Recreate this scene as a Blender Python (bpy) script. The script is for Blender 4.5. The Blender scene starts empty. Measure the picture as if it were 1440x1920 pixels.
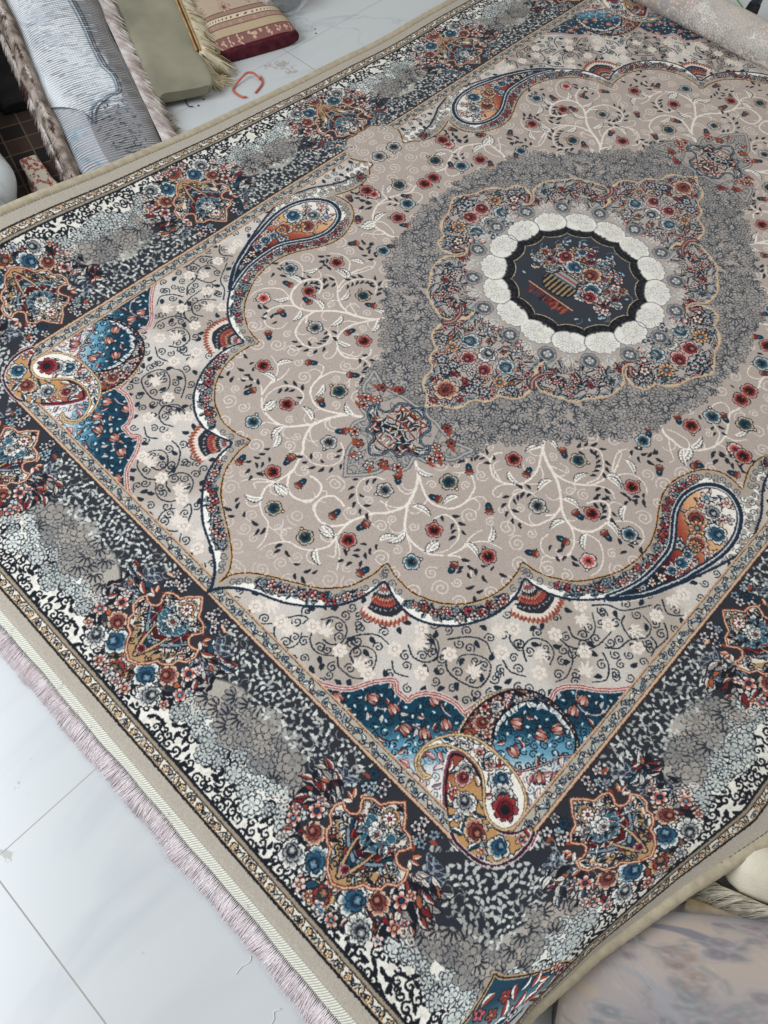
import bpy, bmesh, math, random
import numpy as np
from mathutils import Vector, Matrix
random.seed(4)
S = 1.45                                    # metres per rug unit
scene = bpy.context.scene
# ------------------------------------------------------------------ camera
cam_d = bpy.data.cameras.new('camera'); cam = bpy.data.objects.new('camera', cam_d); scene.collection.objects.link(cam)
cam_d.sensor_fit = 'HORIZONTAL'; cam_d.sensor_width = 36.0; cam_d.lens = 36.0*1466.8/1440.0; cam_d.clip_end = 60; cam_d.clip_start = .02
_r, _u, _f = ((0.71916, 0.693722, 0.03949), (-0.626374, 0.622645, 0.469008), (-0.300773, 0.362027, -0.88231))
cam.matrix_world = Matrix(((_r[0],_u[0],-_f[0],.42353*S),(_r[1],_u[1],-_f[1],-.97515*S),(_r[2],_u[2],-_f[2],1.0*S),(0,0,0,1)))
scene.camera = cam
# ------------------------------------------------------------------ light: a bright doorway on the near left side, pale room light all round
W = bpy.data.worlds.new('World'); scene.world = W; W.use_nodes = True
bg = W.node_tree.nodes['Background']; bg.inputs[0].default_value = (.95,.97,.93,1); bg.inputs[1].default_value = .40
def area(name, loc, aim, sx, sy, power, col):
    l = bpy.data.lights.new(name,'AREA'); l.shape='RECTANGLE'; l.size=sx; l.size_y=sy; l.energy=power; l.color=col
    o = bpy.data.objects.new(name,l); scene.collection.objects.link(o); o.location=loc
    o.rotation_euler = (Vector(aim)-Vector(loc)).to_track_quat('-Z','Y').to_euler(); return o
area('doorway_light', (-1.3,-3.0,2.5), (0,-.7,0), 2.4, 2.0, 128, (.88,.94,1.0))
area('ceiling_light', (1.6,1.4,3.2), (.2,-.2,0), 1.6, 1.6, 32, (1.0,.97,.92))
scene.view_settings.view_transform='Standard'; scene.view_settings.look='None'; scene.view_settings.exposure=0.0; scene.view_settings.gamma=1.0
scene.view_settings.use_curve_mapping=False

# ------------------------------------------------------------------ the rug design, drawn stitch by stitch in rug coordinates (one quarter, mirrored)
RS = 1650                       # texels per unit of rug (one unit is 1.45 m)
QX, QY = 0.7290, 1.034          # half width, half length of the woven part
NW, NH = int(QX*RS), int(QY*RS)
XG = ((np.arange(NW)+.5)/RS).astype(np.float32); YG = ((np.arange(NH)+.5)/RS).astype(np.float32)
rng = np.random.default_rng(7)
def C(*v): return np.array(v, np.float32)/255.
BEIGE=C(174,160,151); BEIGE2=C(166,155,145); LIGHT=C(206,197,189); CREAM=C(226,214,203); WHITE=C(232,228,220); INK=C(24,27,34); NAVY=C(30,42,58)
CHAR=C(45,47,54); CHAR2=C(58,62,72); GREY=C(148,148,145); TEAL=C(20,60,80); TEALL=C(96,148,172); RED=C(150,52,48); DRED=C(92,16,22); BRICK=C(146,66,50)
GOLD=C(184,150,112); PINK=C(216,170,162); LINE=C(62,68,78); INK2=C(34,42,52); STEEL=C(120,140,152); OLIVE=C(150,140,96)
class Canvas:
    def __init__(s, nx, ny, x0=0., y0=0., rs=RS):
        s.im=np.zeros((ny,nx,3),np.float32); s.nx=nx; s.ny=ny; s.x0=x0; s.y0=y0; s.rs=rs
    def win(s,x0,x1,y0,y1):
        a=max(0,int((x0-s.x0)*s.rs)-1); b=min(s.nx,int((x1-s.x0)*s.rs)+2); c=max(0,int((y0-s.y0)*s.rs)-1); d=min(s.ny,int((y1-s.y0)*s.rs)+2)
        return (a,b,c,d) if a<b and c<d else None
    def grid(s,w):
        a,b,c,d=w
        return np.meshgrid((np.arange(a,b)+.5)/s.rs+s.x0,(np.arange(c,d)+.5)/s.rs+s.y0)
    def comp(s,w,rgb,al):
        a,b,c,d=w; t=s.im[c:d,a:b]; al=al[...,None]
        s.im[c:d,a:b]=t*(1-al)+rgb*al
    def mask(s,poly):
        P=np.asarray(poly,float); 
        w=s.win(P[:,0].min(),P[:,0].max(),P[:,1].min(),P[:,1].max())
        if w is None: return None,None
        a,b,c,d=w; nx=b-a; X=(P[:,0]-s.x0)*s.rs-a; Y=(P[:,1]-s.y0)*s.rs; X2=np.roll(X,-1); Y2=np.roll(Y,-1)
        cov=np.zeros((d-c,nx),np.float32); S=3
        for j in range(d-c):
            acc=np.zeros(nx+2,np.float32)
            for k in range(S):
                y=c+j+(k+.5)/S; m=((Y<=y)&(Y2>y))|((Y2<=y)&(Y>y))
                if not m.any(): continue
                xs=np.sort(X[m]+(y-Y[m])*(X2[m]-X[m])/(Y2[m]-Y[m])); xs=np.clip(xs,0,nx)
                for q in range(0,len(xs)-1,2):
                    for xx,sg in ((xs[q],1),(xs[q+1],-1)):
                        i=int(xx); f=xx-i; acc[i]+=sg*(1-f); acc[i+1]+=sg*f
            cov[j]=np.cumsum(acc)[:nx]/S
        return w,np.clip(cov,0,1)
    def fill(s,poly,col,clip=None):
        w,m=s.mask(poly)
        if w is None: return
        if callable(col): X,Y=s.grid(w); col=col(X,Y)
        if clip is not None: a,b,c,d=w; m=m*clip[c:d,a:b]
        s.comp(w,col,m)
    def stroke(s,pts,w0,w1,col,clip=None,closed=False):
        P=np.asarray(pts,float)
        if closed: P=np.vstack([P,P[:1]])
        n=len(P)-1; mw=max(w0,w1)+1.5/s.rs
        w=s.win(P[:,0].min()-mw,P[:,0].max()+mw,P[:,1].min()-mw,P[:,1].max()+mw)
        if w is None: return
        a,b,c,d=w; M=np.zeros((d-c,b-a),np.float32)
        L=np.r_[0,np.cumsum(np.hypot(*np.diff(P,axis=0).T))]; L/=max(L[-1],1e-9)
        for i in range(n):
            p,q=P[i],P[i+1]; wi=w0+(w1-w0)*L[i]; wj=w0+(w1-w0)*L[i+1]; mm=max(wi,wj)+1.5/s.rs
            v=s.win(min(p[0],q[0])-mm,max(p[0],q[0])+mm,min(p[1],q[1])-mm,max(p[1],q[1])+mm)
            if v is None: continue
            X,Y=s.grid(v); dx,dy=q-p; l2=dx*dx+dy*dy+1e-12
            t=np.clip(((X-p[0])*dx+(Y-p[1])*dy)/l2,0,1)
            dd=np.hypot(X-p[0]-t*dx,Y-p[1]-t*dy); cv=np.clip((wi+(wj-wi)*t)*s.rs/2-dd*s.rs+.5,0,1)
            S_=M[v[2]-c:v[3]-c,v[0]-a:v[1]-a]; np.maximum(S_,cv,out=S_)
        if clip is not None: M=M*clip[c:d,a:b]
        if callable(col): X,Y=s.grid(w); col=col(X,Y)
        s.comp(w,col,M)
    def stamp(s,x,y,r,rot,fn,ext=1.05,clip=None,flip=1,asp=1.,al=1.):
        e=r*ext*max(1,asp); w=s.win(x-e,x+e,y-e,y+e)
        if w is None: return
        X,Y=s.grid(w); c_,s_=math.cos(rot),math.sin(rot); dx=X-x; dy=Y-y
        u=(dx*c_+dy*s_)/r; v=(-dx*s_+dy*c_)/r*flip/asp
        rgb,a_=fn(u,v,1.0/(r*s.rs))
        if al!=1.: a_=a_*al
        if clip is not None: a_=a_*clip[w[2]:w[3],w[0]:w[1]]
        s.comp(w,rgb,np.clip(a_,0,1))
def cr(pts,n=7,closed=False):
    P=np.asarray(pts,float)
    if len(P)<3: return P
    Q=np.vstack([P[-1:],P,P[:2]]) if closed else np.vstack([2*P[:1]-P[1:2],P,2*P[-1:]-P[-2:-1]])
    t=np.linspace(0,1,n,endpoint=False)[:,None]; out=[]
    for i in range(1,len(Q)-2):
        a,b,c,d=Q[i-1:i+3]; out.append(.5*((2*b)+(c-a)*t+(2*a-5*b+4*c-d)*t*t+(3*b-a-3*c+d)*t**3))
    if not closed: out.append(P[-1:])
    return np.vstack(out)
def mix(a,b,t): t=np.clip(t,0,1)[...,None]; return a*(1-t)+b*t
def sm(a,b,x): t=np.clip((x-a)/(b-a),0,1); return t*t*(3-2*t)
# ---- motif painters: (u,v in the unit disc, px = one texel) -> rgb, alpha
def rose(c0,c1,core,ink=INK,n=7,rings=3,ph=0.,shape=.30):
    def f(u,v,px):
        rgb=np.zeros(u.shape+(3,),np.float32)+ink; A=np.zeros(u.shape); ow=max(.085,1.25*px)
        n0=max(5,n-1)
        for k in range(rings):
            R=(1.,.66,.36)[k]; nn=max(3,n0-k); p=ph+k*1.3; off=.13*k
            uu=u-off; vv=v+off*.3; r=np.hypot(uu,vv); th=np.arctan2(vv,uu)
            q=nn*(th-p)/2+.55*np.sin(2*th+p); cell=np.abs(np.cos(q)); Rk=R*(1-shape+shape*cell**.55+.035*np.sin(17*th+p))
            inside=np.clip((Rk-r)/px+.5,0,1)
            if k==0: A=inside
            t=r/np.maximum(Rk,1e-4)
            if k==0: col=mix(mix(c0,c1,np.array(.25)),c1,(t-.62)/.15)
            elif k==1: col=mix(mix(core,ink,np.array(.35)),c0,(t-.5)/.2); col=mix(col,mix(c0,c1,np.array(.6)),(t-.86)/.1)
            else: col=mix(mix(c0,c1,np.array(.45)),core,(t-.3)/.5)
            edge=np.clip((ow-(Rk-r))/max(px,.03)+.5,0,1); sep=np.clip((.20-cell)/.1,0,1)*(t>.4)
            st=(np.abs(np.cos(q*3))<.22)*(t>.55)*(t<.8)*(k==0)*.55
            rgb=rgb*(1-inside[...,None])+col*inside[...,None]
            d=(np.maximum(np.maximum(edge,sep),st)*inside*.93)[...,None]; rgb=rgb*(1-d)+ink*d
        return rgb,A
    return f
def hib(c0,c1,dark,edge=WHITE):
    def f(u,v,px):
        r=np.hypot(u,v); th=np.arctan2(v,u); cell=np.abs(np.cos(2.5*th)); R=.80*(.74+.26*cell**.5+.04*np.cos(26*th))
        ins=np.clip((R-r)/px+.5,0,1); out=np.clip((R+.09-r)/px+.5,0,1); t=r/R
        col=mix(mix(INK,dark,(t-.1)/.2),c0,(t-.40-.12*np.cos(10*th))/.2); col=mix(col,c1,(t-.70)/.16); col=mix(col,edge*.94,(t-.90)/.08)
        sep=np.clip((.13-cell)/.08,0,1)*(t>.35); col=mix(col,INK,sep*.9)
        rgb=col*ins[...,None]+INK*(1-ins[...,None])
        # pistil
        d=np.hypot(np.clip(u,.15,.95)-u,v); pm=np.clip((.045-d)/px+.5,0,1); tip=np.clip((.12-np.hypot(u-.98,v))/px+.5,0,1); tip2=np.clip((.19-np.hypot(u-.98,v))/px+.5,0,1)
        rgb=mix(rgb,C(140,100,60),pm); rgb=mix(rgb,INK,tip2*(1-ins)); rgb=mix(rgb,mix(c1,WHITE,np.full(u.shape,.4)),tip)
        return rgb,np.maximum(out,tip2)
    return f
def daisy(c0,c1,core,n=6,ink=INK,outl=.14):
    def f(u,v,px):
        r=np.hypot(u,v); th=np.arctan2(v,u); cell=np.abs(np.cos(n*th/2)); R=.86*(.35+.65*cell**.8)
        ins=np.clip((R-r)/px+.5,0,1); out=np.clip((R+outl-r)/px+.5,0,1)
        col=mix(c0,c1,(r-.3)/.4); col=mix(core,col,(r-.2)/.1); ring=(np.abs(r-.26)<.05); col=np.where(ring[...,None],ink,col)
        return col*ins[...,None]+ink*(1-ins[...,None]),out
    return f
def linefl(fill,ink,n=8,rings=3,w=1.1,fa=1.,sharp=.35):
    def f(u,v,px):
        r=np.hypot(u,v); th=np.arctan2(v,u); rgb=np.zeros(u.shape+(3,),np.float32)+fill; A=None
        for k in range(rings):
            R=1.-k*.29; nn=max(4,n-2*k); p=k*1.1; cell=np.abs(np.cos(nn*(th-p)/2)); Rk=R*(1-sharp+sharp*cell**.6)
            ins=np.clip((Rk-r)/px+.5,0,1)
            if A is None: A=ins
            e=np.clip((w*px-(Rk-r))/px+.5,0,1)*ins; sp=np.clip((w*.6*px-np.abs(np.abs(np.cos(nn*(th-p)/2)))*r*.9*2/nn)/px+.5,0,1)*(r>R*.42)*ins
            keep=rgb*(1-ins[...,None])+fill*ins[...,None]; d=np.maximum(e,sp)[...,None]; rgb=keep*(1-d)+ink*d
        h=(np.sin(th*14)>.1)*(r<.26)*(r>.08); rgb=mix(rgb,ink,h*.5)
        return rgb,A*fa
    return f
def palm(fill,ink,w=1.1,n=7):     # fan of pointed petals
    def f(u,v,px):
        r=np.hypot(u+.6,v); th=np.arctan2(v,u+.6); m=np.abs(th)<1.25
        cell=np.abs(np.cos(n*th*1.25)); R=1.5*(1-.25*np.abs(th))*(.72+.28*cell**.7)
        ins=np.clip((R-r)/px+.5,0,1)*m; e=np.clip((w*px-(R-r))/px+.5,0,1)*ins; sp=np.clip((w*.6*px-cell*r*.12)/px+.5,0,1)*(r>.3)*ins
        rgb=mix(np.zeros(u.shape+(3,),np.float32)+fill,ink,np.maximum(e,sp)); return rgb,ins
    return f
def leaf(c0,c1,ink=None,ow=.08,wd=.32,bend=.25):
    def f(u,v,px):
        vv=v-bend*(1-u*u); h=wd*np.clip(1-u*u,0,1)**.8*(1-.35*u); d=h-np.abs(vv)
        ins=np.clip(d/px+.5,0,1)*(np.abs(u)<1)
        rgb=mix(np.zeros(u.shape+(3,),np.float32)+c0,c1,(vv/wd+.12)/.3)
        if ink is not None: rgb=mix(rgb,ink,np.clip((ow-d)/max(px,.02)+.5,0,1)); rgb=mix(rgb,ink,(np.abs(vv)<.03)*.5)
        return rgb,ins
    return f
def wleaf(u,v,px):                # cream leaf with a serrated inked side
    vv=v-.22*(1-u*u); ser=.10*np.abs(((u*3.2)%1)-.0)
    h=.40*np.clip(1-u*u,0,1)**.7*(1-.3*u); top=h*.45; bot=h+ser*(np.abs(u)<.9)
    d=np.where(vv>0,bot-vv,top+vv); ins=np.clip(d/px+.5,0,1)*(np.abs(u)<1)
    rgb=mix(np.zeros(u.shape+(3,),np.float32)+C(235,228,218),INK,np.clip((.085-d)/max(px,.03)+.5,0,1)*(vv>0.02)); rgb=mix(rgb,C(120,118,116),((u*3.2)%1<.2)*(vv>.05)*.8)
    rgb=mix(rgb,INK,np.clip((.05-np.abs(vv-.05))/max(px,.03)+.5,0,1)*(u>-.6)*.45)
    return rgb,ins
def bud(u,v,px):
    r1=np.hypot((u+.35)/.62,v/.42); r2=np.hypot((u-.45)/.5,v/.55*(1-.2*np.cos(9*np.arctan2(v,u-.45))))
    o1=np.clip((1.22-r1)*.42/px+.5,0,1); o2=np.clip((1.2-r2)*.45/px+.5,0,1); i1=np.clip((1-r1)*.42/px+.5,0,1); i2=np.clip((1-r2)*.45/px+.5,0,1)
    rgb=np.zeros(u.shape+(3,),np.float32)+INK; rgb=mix(rgb,mix(C(20,52,72),C(130,160,172),np.clip(1-np.abs(v)*5,0,1)*(u>-.4)),i1*(1-o2)); rgb=mix(rgb,mix(C(104,44,38),C(190,146,120),np.clip((u-.4)/.5,0,1)),i2)
    return rgb,np.maximum(o1,o2)
def tulip(u,v,px):
    A=np.zeros(u.shape); rgb=np.zeros(u.shape+(3,),np.float32)+INK
    for ox,oy,l,w_,c0,c1 in ((.0,.40,.66,.30,C(126,44,42),C(212,190,178)),(.0,-.40,.66,.30,C(126,44,42),C(212,190,178)),(.10,0,.74,.30,C(224,212,202),C(168,84,66))):
        d=np.hypot((u-ox)/l,(v-oy*(1-.5*np.clip(u,-1,1)))/w_); o=np.clip((1.28-d)*w_/px+.5,0,1); i_=np.clip((1-d)*w_/px+.5,0,1)
        rgb=mix(rgb,INK,o); rgb=mix(rgb,mix(c0,c1,np.clip(u*.8+.5,0,1)),i_); A=np.maximum(A,o)
    return rgb,A
def spiral(col,w=.10,turns=1.9,tail=True,fade=1.):
    def f(u,v,px):
        r=np.hypot(u,v); th=np.arctan2(v,u)/(2*math.pi)%1.; a=.92/(turns)
        k=np.round(r/a-th); k=np.clip(k,0,None); rr=(th+k); ok=rr<=turns
        d=np.abs(r-a*rr); m=np.clip((w/2-d)/px+.5,0,1)*ok*(r>.06)
        return np.zeros(u.shape+(3,),np.float32)+col,m*fade
    return f
def whitefl(u,v,px):
    r=np.hypot(u,v); th=np.arctan2(v,u); cell=np.abs(np.cos(3*th)); R=.95*(.62+.38*cell**.6); ins=np.clip((R-r)/px+.5,0,1)
    rgb=np.zeros(u.shape+(3,),np.float32)+C(222,210,199); rgb=mix(rgb,C(150,136,128),np.maximum((np.abs(r-.3)<.05)*1.,np.clip((.14-cell)/.1,0,1)*(r>.3))*.7); return rgb,ins
def whiteleaf(u,v,px):
    A=np.zeros(u.shape)
    for k,(a,l) in enumerate(((0,1),(.5,.8),(-.5,.8),(1.0,.62),(-1.0,.62),(1.7,.42),(-1.7,.42))):
        c_,s_=math.cos(a),math.sin(a); uu=(u+.5)*c_+v*s_; vv=-(u+.5)*s_+v*c_; L=1.45*l
        t=uu/L; h=.15*np.clip(np.sin(np.clip(t,0,1)*math.pi),0,1)**.8; A=np.maximum(A,np.clip((h-np.abs(vv))/px+.5,0,1)*(t>0)*(t<1))
    return np.zeros(u.shape+(3,),np.float32)+C(222,210,199),A*(1-.5*(np.abs(np.sin(9*u+5*v))<.22))
def arc(x,y,r,a0,a1,n=14): a=np.linspace(a0,a1,n); return np.c_[x+r*np.cos(a),y+r*np.sin(a)]
R_=rose
FL={'t':lambda:rose(C(34,74,96),C(196,204,202),C(150,160,160),n=7),'g':lambda:rose(C(150,152,152),C(222,218,210),C(50,54,60),n=8),'r':lambda:rose(C(140,50,50),C(214,176,166),DRED,n=7),
    'o':lambda:daisy(C(120,62,34),C(226,180,136),TEALL,n=10),'p':lambda:rose(C(140,62,56),C(206,176,150),C(96,44,34),n=9,rings=3),'p2':lambda:rose(C(160,52,50),C(190,170,120),C(60,84,76),n=9),
    'R':lambda:rose(C(120,24,30),C(158,60,62),INK,n=9,rings=2),'b':lambda:rose(C(44,88,114),C(212,212,206),C(26,66,96),n=7),'s':lambda:daisy([RED,PINK,BRICK,STEEL][rng.integers(4)],C(224,200,190),[GOLD,TEALL][rng.integers(2)],n=5),
    'n':lambda:daisy(C(214,214,208),[STEEL,C(226,196,170)][rng.integers(2)],RED,n=5,outl=.3),'k':lambda:daisy(RED,C(232,214,200),TEAL,n=5,outl=.16),
    'l':lambda:leaf([BRICK,C(190,190,186),TEAL,C(214,120,60)][rng.integers(4)],C(224,196,176),INK,wd=.42)}
def flower(cv,k,x,y,r,clip=None,ang=None):
    cv.stamp(x,y,r*1.05,rng.uniform(0,6.28) if ang is None else ang,FL[k](),ext=1.25,clip=clip)
def smallfl(cv,x,y,r,clip=None,cols=(RED,BRICK,C(190,90,96),STEEL)):
    c=cols[rng.integers(len(cols))]; cv.stamp(x,y,r,rng.uniform(0,6.28),daisy(c,C(230,200,190) if rng.random()<.6 else c,C(176,146,112) if rng.random()<.4 else C(60,20,26),n=5,outl=.22),clip=clip,ext=1.15)
def leaflet(cv,x,y,r,ang,col,clip=None,wd=.36,bend=.2): cv.stamp(x,y,r,ang,leaf(col,col,None,wd=wd,bend=bend),ext=1.3,clip=clip)
def poisson(x0,x1,y0,y1,d,n,ok,seed=1,var=0):
    g=np.random.default_rng(seed); P=[]; cell={}
    for _ in range(n):
        x,y=g.uniform(x0,x1),g.uniform(y0,y1)
        if not ok(x,y): continue
        i,j=int(x/d),int(y/d); bad=False
        for a in (-1,0,1):
            for b in (-1,0,1):
                for (qx,qy) in cell.get((i+a,j+b),()):
                    if (qx-x)**2+(qy-y)**2<d*d: bad=True
        if bad: continue
        cell.setdefault((i,j),[]).append((x,y)); P.append((x,y))
    return P
def dens(P,d):
    P=np.asarray(P,float); L=np.r_[0,np.cumsum(np.hypot(*np.diff(P,axis=0).T))]; n=max(2,int(L[-1]/d)+1); t=np.linspace(0,L[-1],n)
    return np.c_[np.interp(t,L,P[:,0]),np.interp(t,L,P[:,1])]
IX,IY=.510,.8245     # inner rectangle of the wide border
OW=.1718             # width of the wide border
def draw(D):
    q=lambda k:np.array(D[k],float)/1e4
    cv=Canvas(NW,NH); X,Y=np.meshgrid(XG,YG)
    im=cv.im; im[:]=C(178,168,156)
    qx=X-IX; qy=Y-IY; T=np.where((qx>0)&(qy>0),(np.maximum(qx,0)**4+np.maximum(qy,0)**4)**.25,np.maximum(qx,qy))
    # along-border coordinate s in cells (0 at a cartouche)
    PN,PS=.377,.345
    sn=np.abs((X/PN+.5)%1-.5); ss=np.abs((Y/PS+.5)%1-.5)
    side=qx>qy; S=np.where(side,ss,sn); corner=(qx>-.13)&(qy>-.13)&((X>PN)&(Y>2*PS)|False)
    dg=np.clip(1-np.abs(qx-qy)/.13,0,1); S=np.where(corner,np.maximum(S,.5*dg),S)
    gx=np.sin(X*41+Y*17)+np.sin(Y*53-X*23)+np.sin((X+Y)*71); wob=gx*.006
    mid=np.clip((S-.17)/.2,0,1)
    # ground tones of the border (charcoal, beige, white)
    tb=T+wob
    im[:]=np.where((T>0)[...,None],CHAR,im)
    b1=sm(.105-.052*mid,.112-.052*mid,tb)*((S>.20)); b2=sm(.118,.124,tb+.02*mid)
    im[:]=mix(im,C(168,160,150),b1*(T>0)); im[:]=mix(im,C(226,222,212),b2*(T>0)*(T<OW))
    inside=lambda x,y:(max(x-IX,y-IY))
    def tt(x,y):
        a,b=x-IX,y-IY
        return (a**4+b**4)**.25 if a>0 and b>0 else max(a,b)
    def scell(x,y):
        a,b=x-IX,y-IY
        if a>-.13 and b>-.13 and x>PN and y>2*PS: 
            d=.5*max(0,1-abs(a-b)/.13)
        else: d=0
        return max(d,abs((y/PS+.5)%1-.5) if a>b else abs((x/PN+.5)%1-.5))
    band=((T>0)&(T<OW)).astype(np.float32)
    # black scrolls on the white outer strip
    for x,y in poisson(0,QX,0,QY,.0076,120000,lambda x,y: .124+.010*math.sin(70*(x+y))<tt(x,y)<OW-.001,3):
        t=tt(x,y); g=rng.random()
        if g<.45: cv.stamp(x,y,.0078,rng.uniform(0,6.28),spiral(INK,w=.34,turns=1.35),clip=band)
        else: leaflet(cv,x,y,.0062*rng.uniform(.7,1.2),rng.uniform(0,6.28),INK if rng.random()<.8 else C(214,208,198),clip=band,wd=.45)
    # white flower masses
    wm=(band*((T>.088)&(T<.142)&(S>.19))).astype(np.float32)
    for x,y in poisson(0,QX,0,QY,.016,60000,lambda x,y: .098+.004*math.sin(90*(x+y))<tt(x,y)<.136+.006*math.sin(60*(x-y)) and scell(x,y)>.22,4):
        n=int(rng.integers(6,10)); cv.stamp(x,y,.0135*rng.uniform(.8,1.2),rng.uniform(0,6.28),linefl(C(196,199,194)*rng.uniform(.88,1.08),C(34,40,48),n=n,rings=2,w=1.8,sharp=.3),clip=band)
    # dark flower masses on beige
    for x,y in poisson(0,QX,0,QY,.016,60000,lambda x,y: .058+.05*(1-min(1,max(0,(scell(x,y)-.2)/.2)))<tt(x,y)<.100+.004*math.sin(77*(x+y)) and scell(x,y)>.235,5):
        tone=.55+.45*np.clip(abs(scell(x,y)-.42)/.1,0,1); f=mix(C(104,106,110),C(166,156,146),np.array(min(1,rng.uniform(.55,1.25)*tone)))
        if rng.random()<.5: cv.stamp(x,y,.0175*rng.uniform(.8,1.25),rng.uniform(0,6.28),linefl(f,C(34,38,46),n=int(rng.integers(6,10)),rings=2,w=2.0,sharp=.5,fa=.9),clip=band)
        else: cv.stamp(x,y,.0145,rng.uniform(0,6.28),palm(f,C(34,38,46),w=2.1,n=5),ext=1.6,clip=band)
    # pale leaf scatter on charcoal
    lim=lambda x,y: .006<tt(x,y)<.062-.002+.03*(1 if scell(x,y)<.24 else 0)+.02*max(0,math.sin((scell(x,y))*25))*0
    for x,y in poisson(0,QX,0,QY,.0056,260000,lim,6):
        if scell(x,y)<.155: continue
        c=C(196,198,192)*rng.uniform(.75,1.08); u=rng.random()
        if u<.62: leaflet(cv,x,y,.0041*rng.uniform(.8,1.25),rng.uniform(0,6.28),c,wd=.46,bend=.35)
        elif u<.8: cv.stamp(x,y,.0022,0,lambda u,v,px:(np.zeros(u.shape+(3,),np.float32)+c,np.clip((1-np.hypot(u,v))/px+.5,0,1)))
        else: cv.stroke(arc(x,y,.007,*(lambda a:(a,a+2))(rng.uniform(0,6.28))),.0012,.0012,c*.8)
    # ---- cartouche cells
    ct=q('cart'); ct=np.c_[ct[:,0],ct[:,1]-IY+.004]; ct[0,0]=0; ct[-1,0]=0
    half=ct; full=np.vstack([half,half[::-1]*[-1,1]])
    def cell(tr,mir,near):
        ex=lambda pts:np.array([tr(a,b) for a,b in pts])
        # small blue flowers, ghost leaves beside the cartouche
        for sg in (1,-1):
            for (a,b) in ((.040,.022),(.031,.009),(.028,.020),(.050,.012),(.046,.030),(.036,.034)):
                x,y=tr(sg*a,b); smallfl(cv,x,y,.0075,cols=(STEEL,TEAL,C(150,170,180)))
            for (a,b) in ((.055,.020),(.040,.040)): x,y=tr(sg*a,b); leaflet(cv,x,y,.006,rng.uniform(0,6),[BRICK,C(220,170,140)][rng.integers(2)])
            P=cr([(sg*.066,.030),(sg*.078,.045),(sg*.080,.065),(sg*.072,.080),(sg*.085,.092)]); pp=ex(P); cv.stroke(pp,.0015,.001,C(136,148,162))
            for i in range(2,len(P)-1,3):
                for s2 in (-1,1):
                    a=P[i]+s2*np.array([.007,-.002]); x,y=tr(*a); cv.stamp(x,y,.0078,math.atan2(*(np.array(tr(*(a+[s2*.004,-.003])))-np.array([x,y]))[::-1]),leaf(CHAR,CHAR,C(136,148,162),ow=.16,wd=.5),ext=1.3)
        # flower garland around the outer half
        for sg in (1,-1):
            for k in range(80):
                a=rng.uniform(.15,1.85); rr=rng.uniform(.066,.106); sx=sg*math.sin(a)*rr; t_=.066+math.cos(a)*rr*.96
                if t_>.158: continue
                x,y=tr(sx,t_); c=[C(140,58,48),C(36,70,92),C(196,190,184),INK,C(170,92,62),C(120,36,40),C(150,142,136),C(214,208,200)][rng.integers(8)]
                cv.stamp(x,y,.0095*rng.uniform(.7,1.3),math.atan2(y-tr(0,.066)[1],x-tr(0,.066)[0])+rng.uniform(-.7,.7),leaf(c,C(210,198,188) if rng.random()<.6 else c,INK,wd=.42,ow=.13),ext=1.3)
            for k in range(14):
                a=rng.uniform(.15,1.7); rr=rng.uniform(.068,.104); x,y=tr(sg*math.sin(a)*rr,min(.155,.066+math.cos(a)*rr*.96)); cv.stamp(x,y,.0075,rng.uniform(0,6),leaf(INK,INK,None,wd=.4),ext=1.3)
            for k,s_,t_,r in D['cell']:
                if s_<0 and sg==-1 and k!='p2': continue
                if k=='p2' and sg==-1: continue
                if k=='p2': s_=0
                if k in 'nl': continue
                s_,t_,r=s_/1e4,t_/1e4+.004,r/1e4
                if t_+r*.7>.170: t_=.166-r*.7
                x,y=tr(sg*abs(s_),t_); flower(cv,k,x,y,r*1.0)
        # cartouche body
        F=ex(full); cv.fill(F,C(214,202,188)); w,m=cv.mask(F); M=np.zeros((NH,NW),np.float32)
        if w is None: return
        M[w[2]:w[3],w[0]:w[1]]=m
        g=ex([(.045,.078),(.02,.108),(0,.131),(-.02,.108),(-.045,.078),(-.03,.1),(0,.098),(.03,.1)])
        tip=ex([(-.052,.072),(0,.145),(.052,.072),(.034,.085),(.016,.100),(0,.092),(-.016,.100),(-.034,.085)]); cv.fill(tip,C(170,136,98),clip=M)
        for k in range(110):                                 # busy arabesque
            a=rng.uniform(-.05,.05); b=rng.uniform(.012,.118)
            for sg in (1,-1):
                x,y=tr(sg*abs(a),b); cc=[INK,INK,TEAL,RED,GOLD,C(110,140,155),WHITE][k%7]
                if k%3: cv.stamp(x,y,.0064,(1.2+sg*(k*.7))+near,leaf(cc,C(220,210,198) if k%2 else cc,INK,wd=.35,ow=.12),ext=1.3,clip=M)
                else: cv.stamp(x,y,.0062,k*.7,spiral(INK,w=.24,turns=1.5),clip=M,flip=sg)
        for k,(a,b,c) in enumerate([(0.030,.086,TEAL),(.036,.070,DRED),(.022,.094,RED),(.040,.080,STEEL),(.012,.104,GOLD)]):
            for sg in (1,-1):
                P=ex(cr([(0,b+.018),(sg*a*.5,b+.006),(sg*a,b-.018),(sg*a*1.15,b-.04)])); cv.stroke(P,.0075,.003,INK,clip=M); cv.stroke(P,.0045,.0015,c,clip=M)
        for k in range(9):                                    # teal palmette
            a=-1.9+k*.475; x,y=tr(math.sin(a)*.017,.056+math.cos(a)*.017); cv.stamp(x,y,.0075,0,rose(TEAL,C(150,180,190),TEAL,n=5,rings=1),clip=M)
        x,y=tr(0,.056); cv.stamp(x,y,.0135,0,rose(C(205,205,200),WHITE,C(120,70,60),n=6,rings=2),clip=M)
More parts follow.
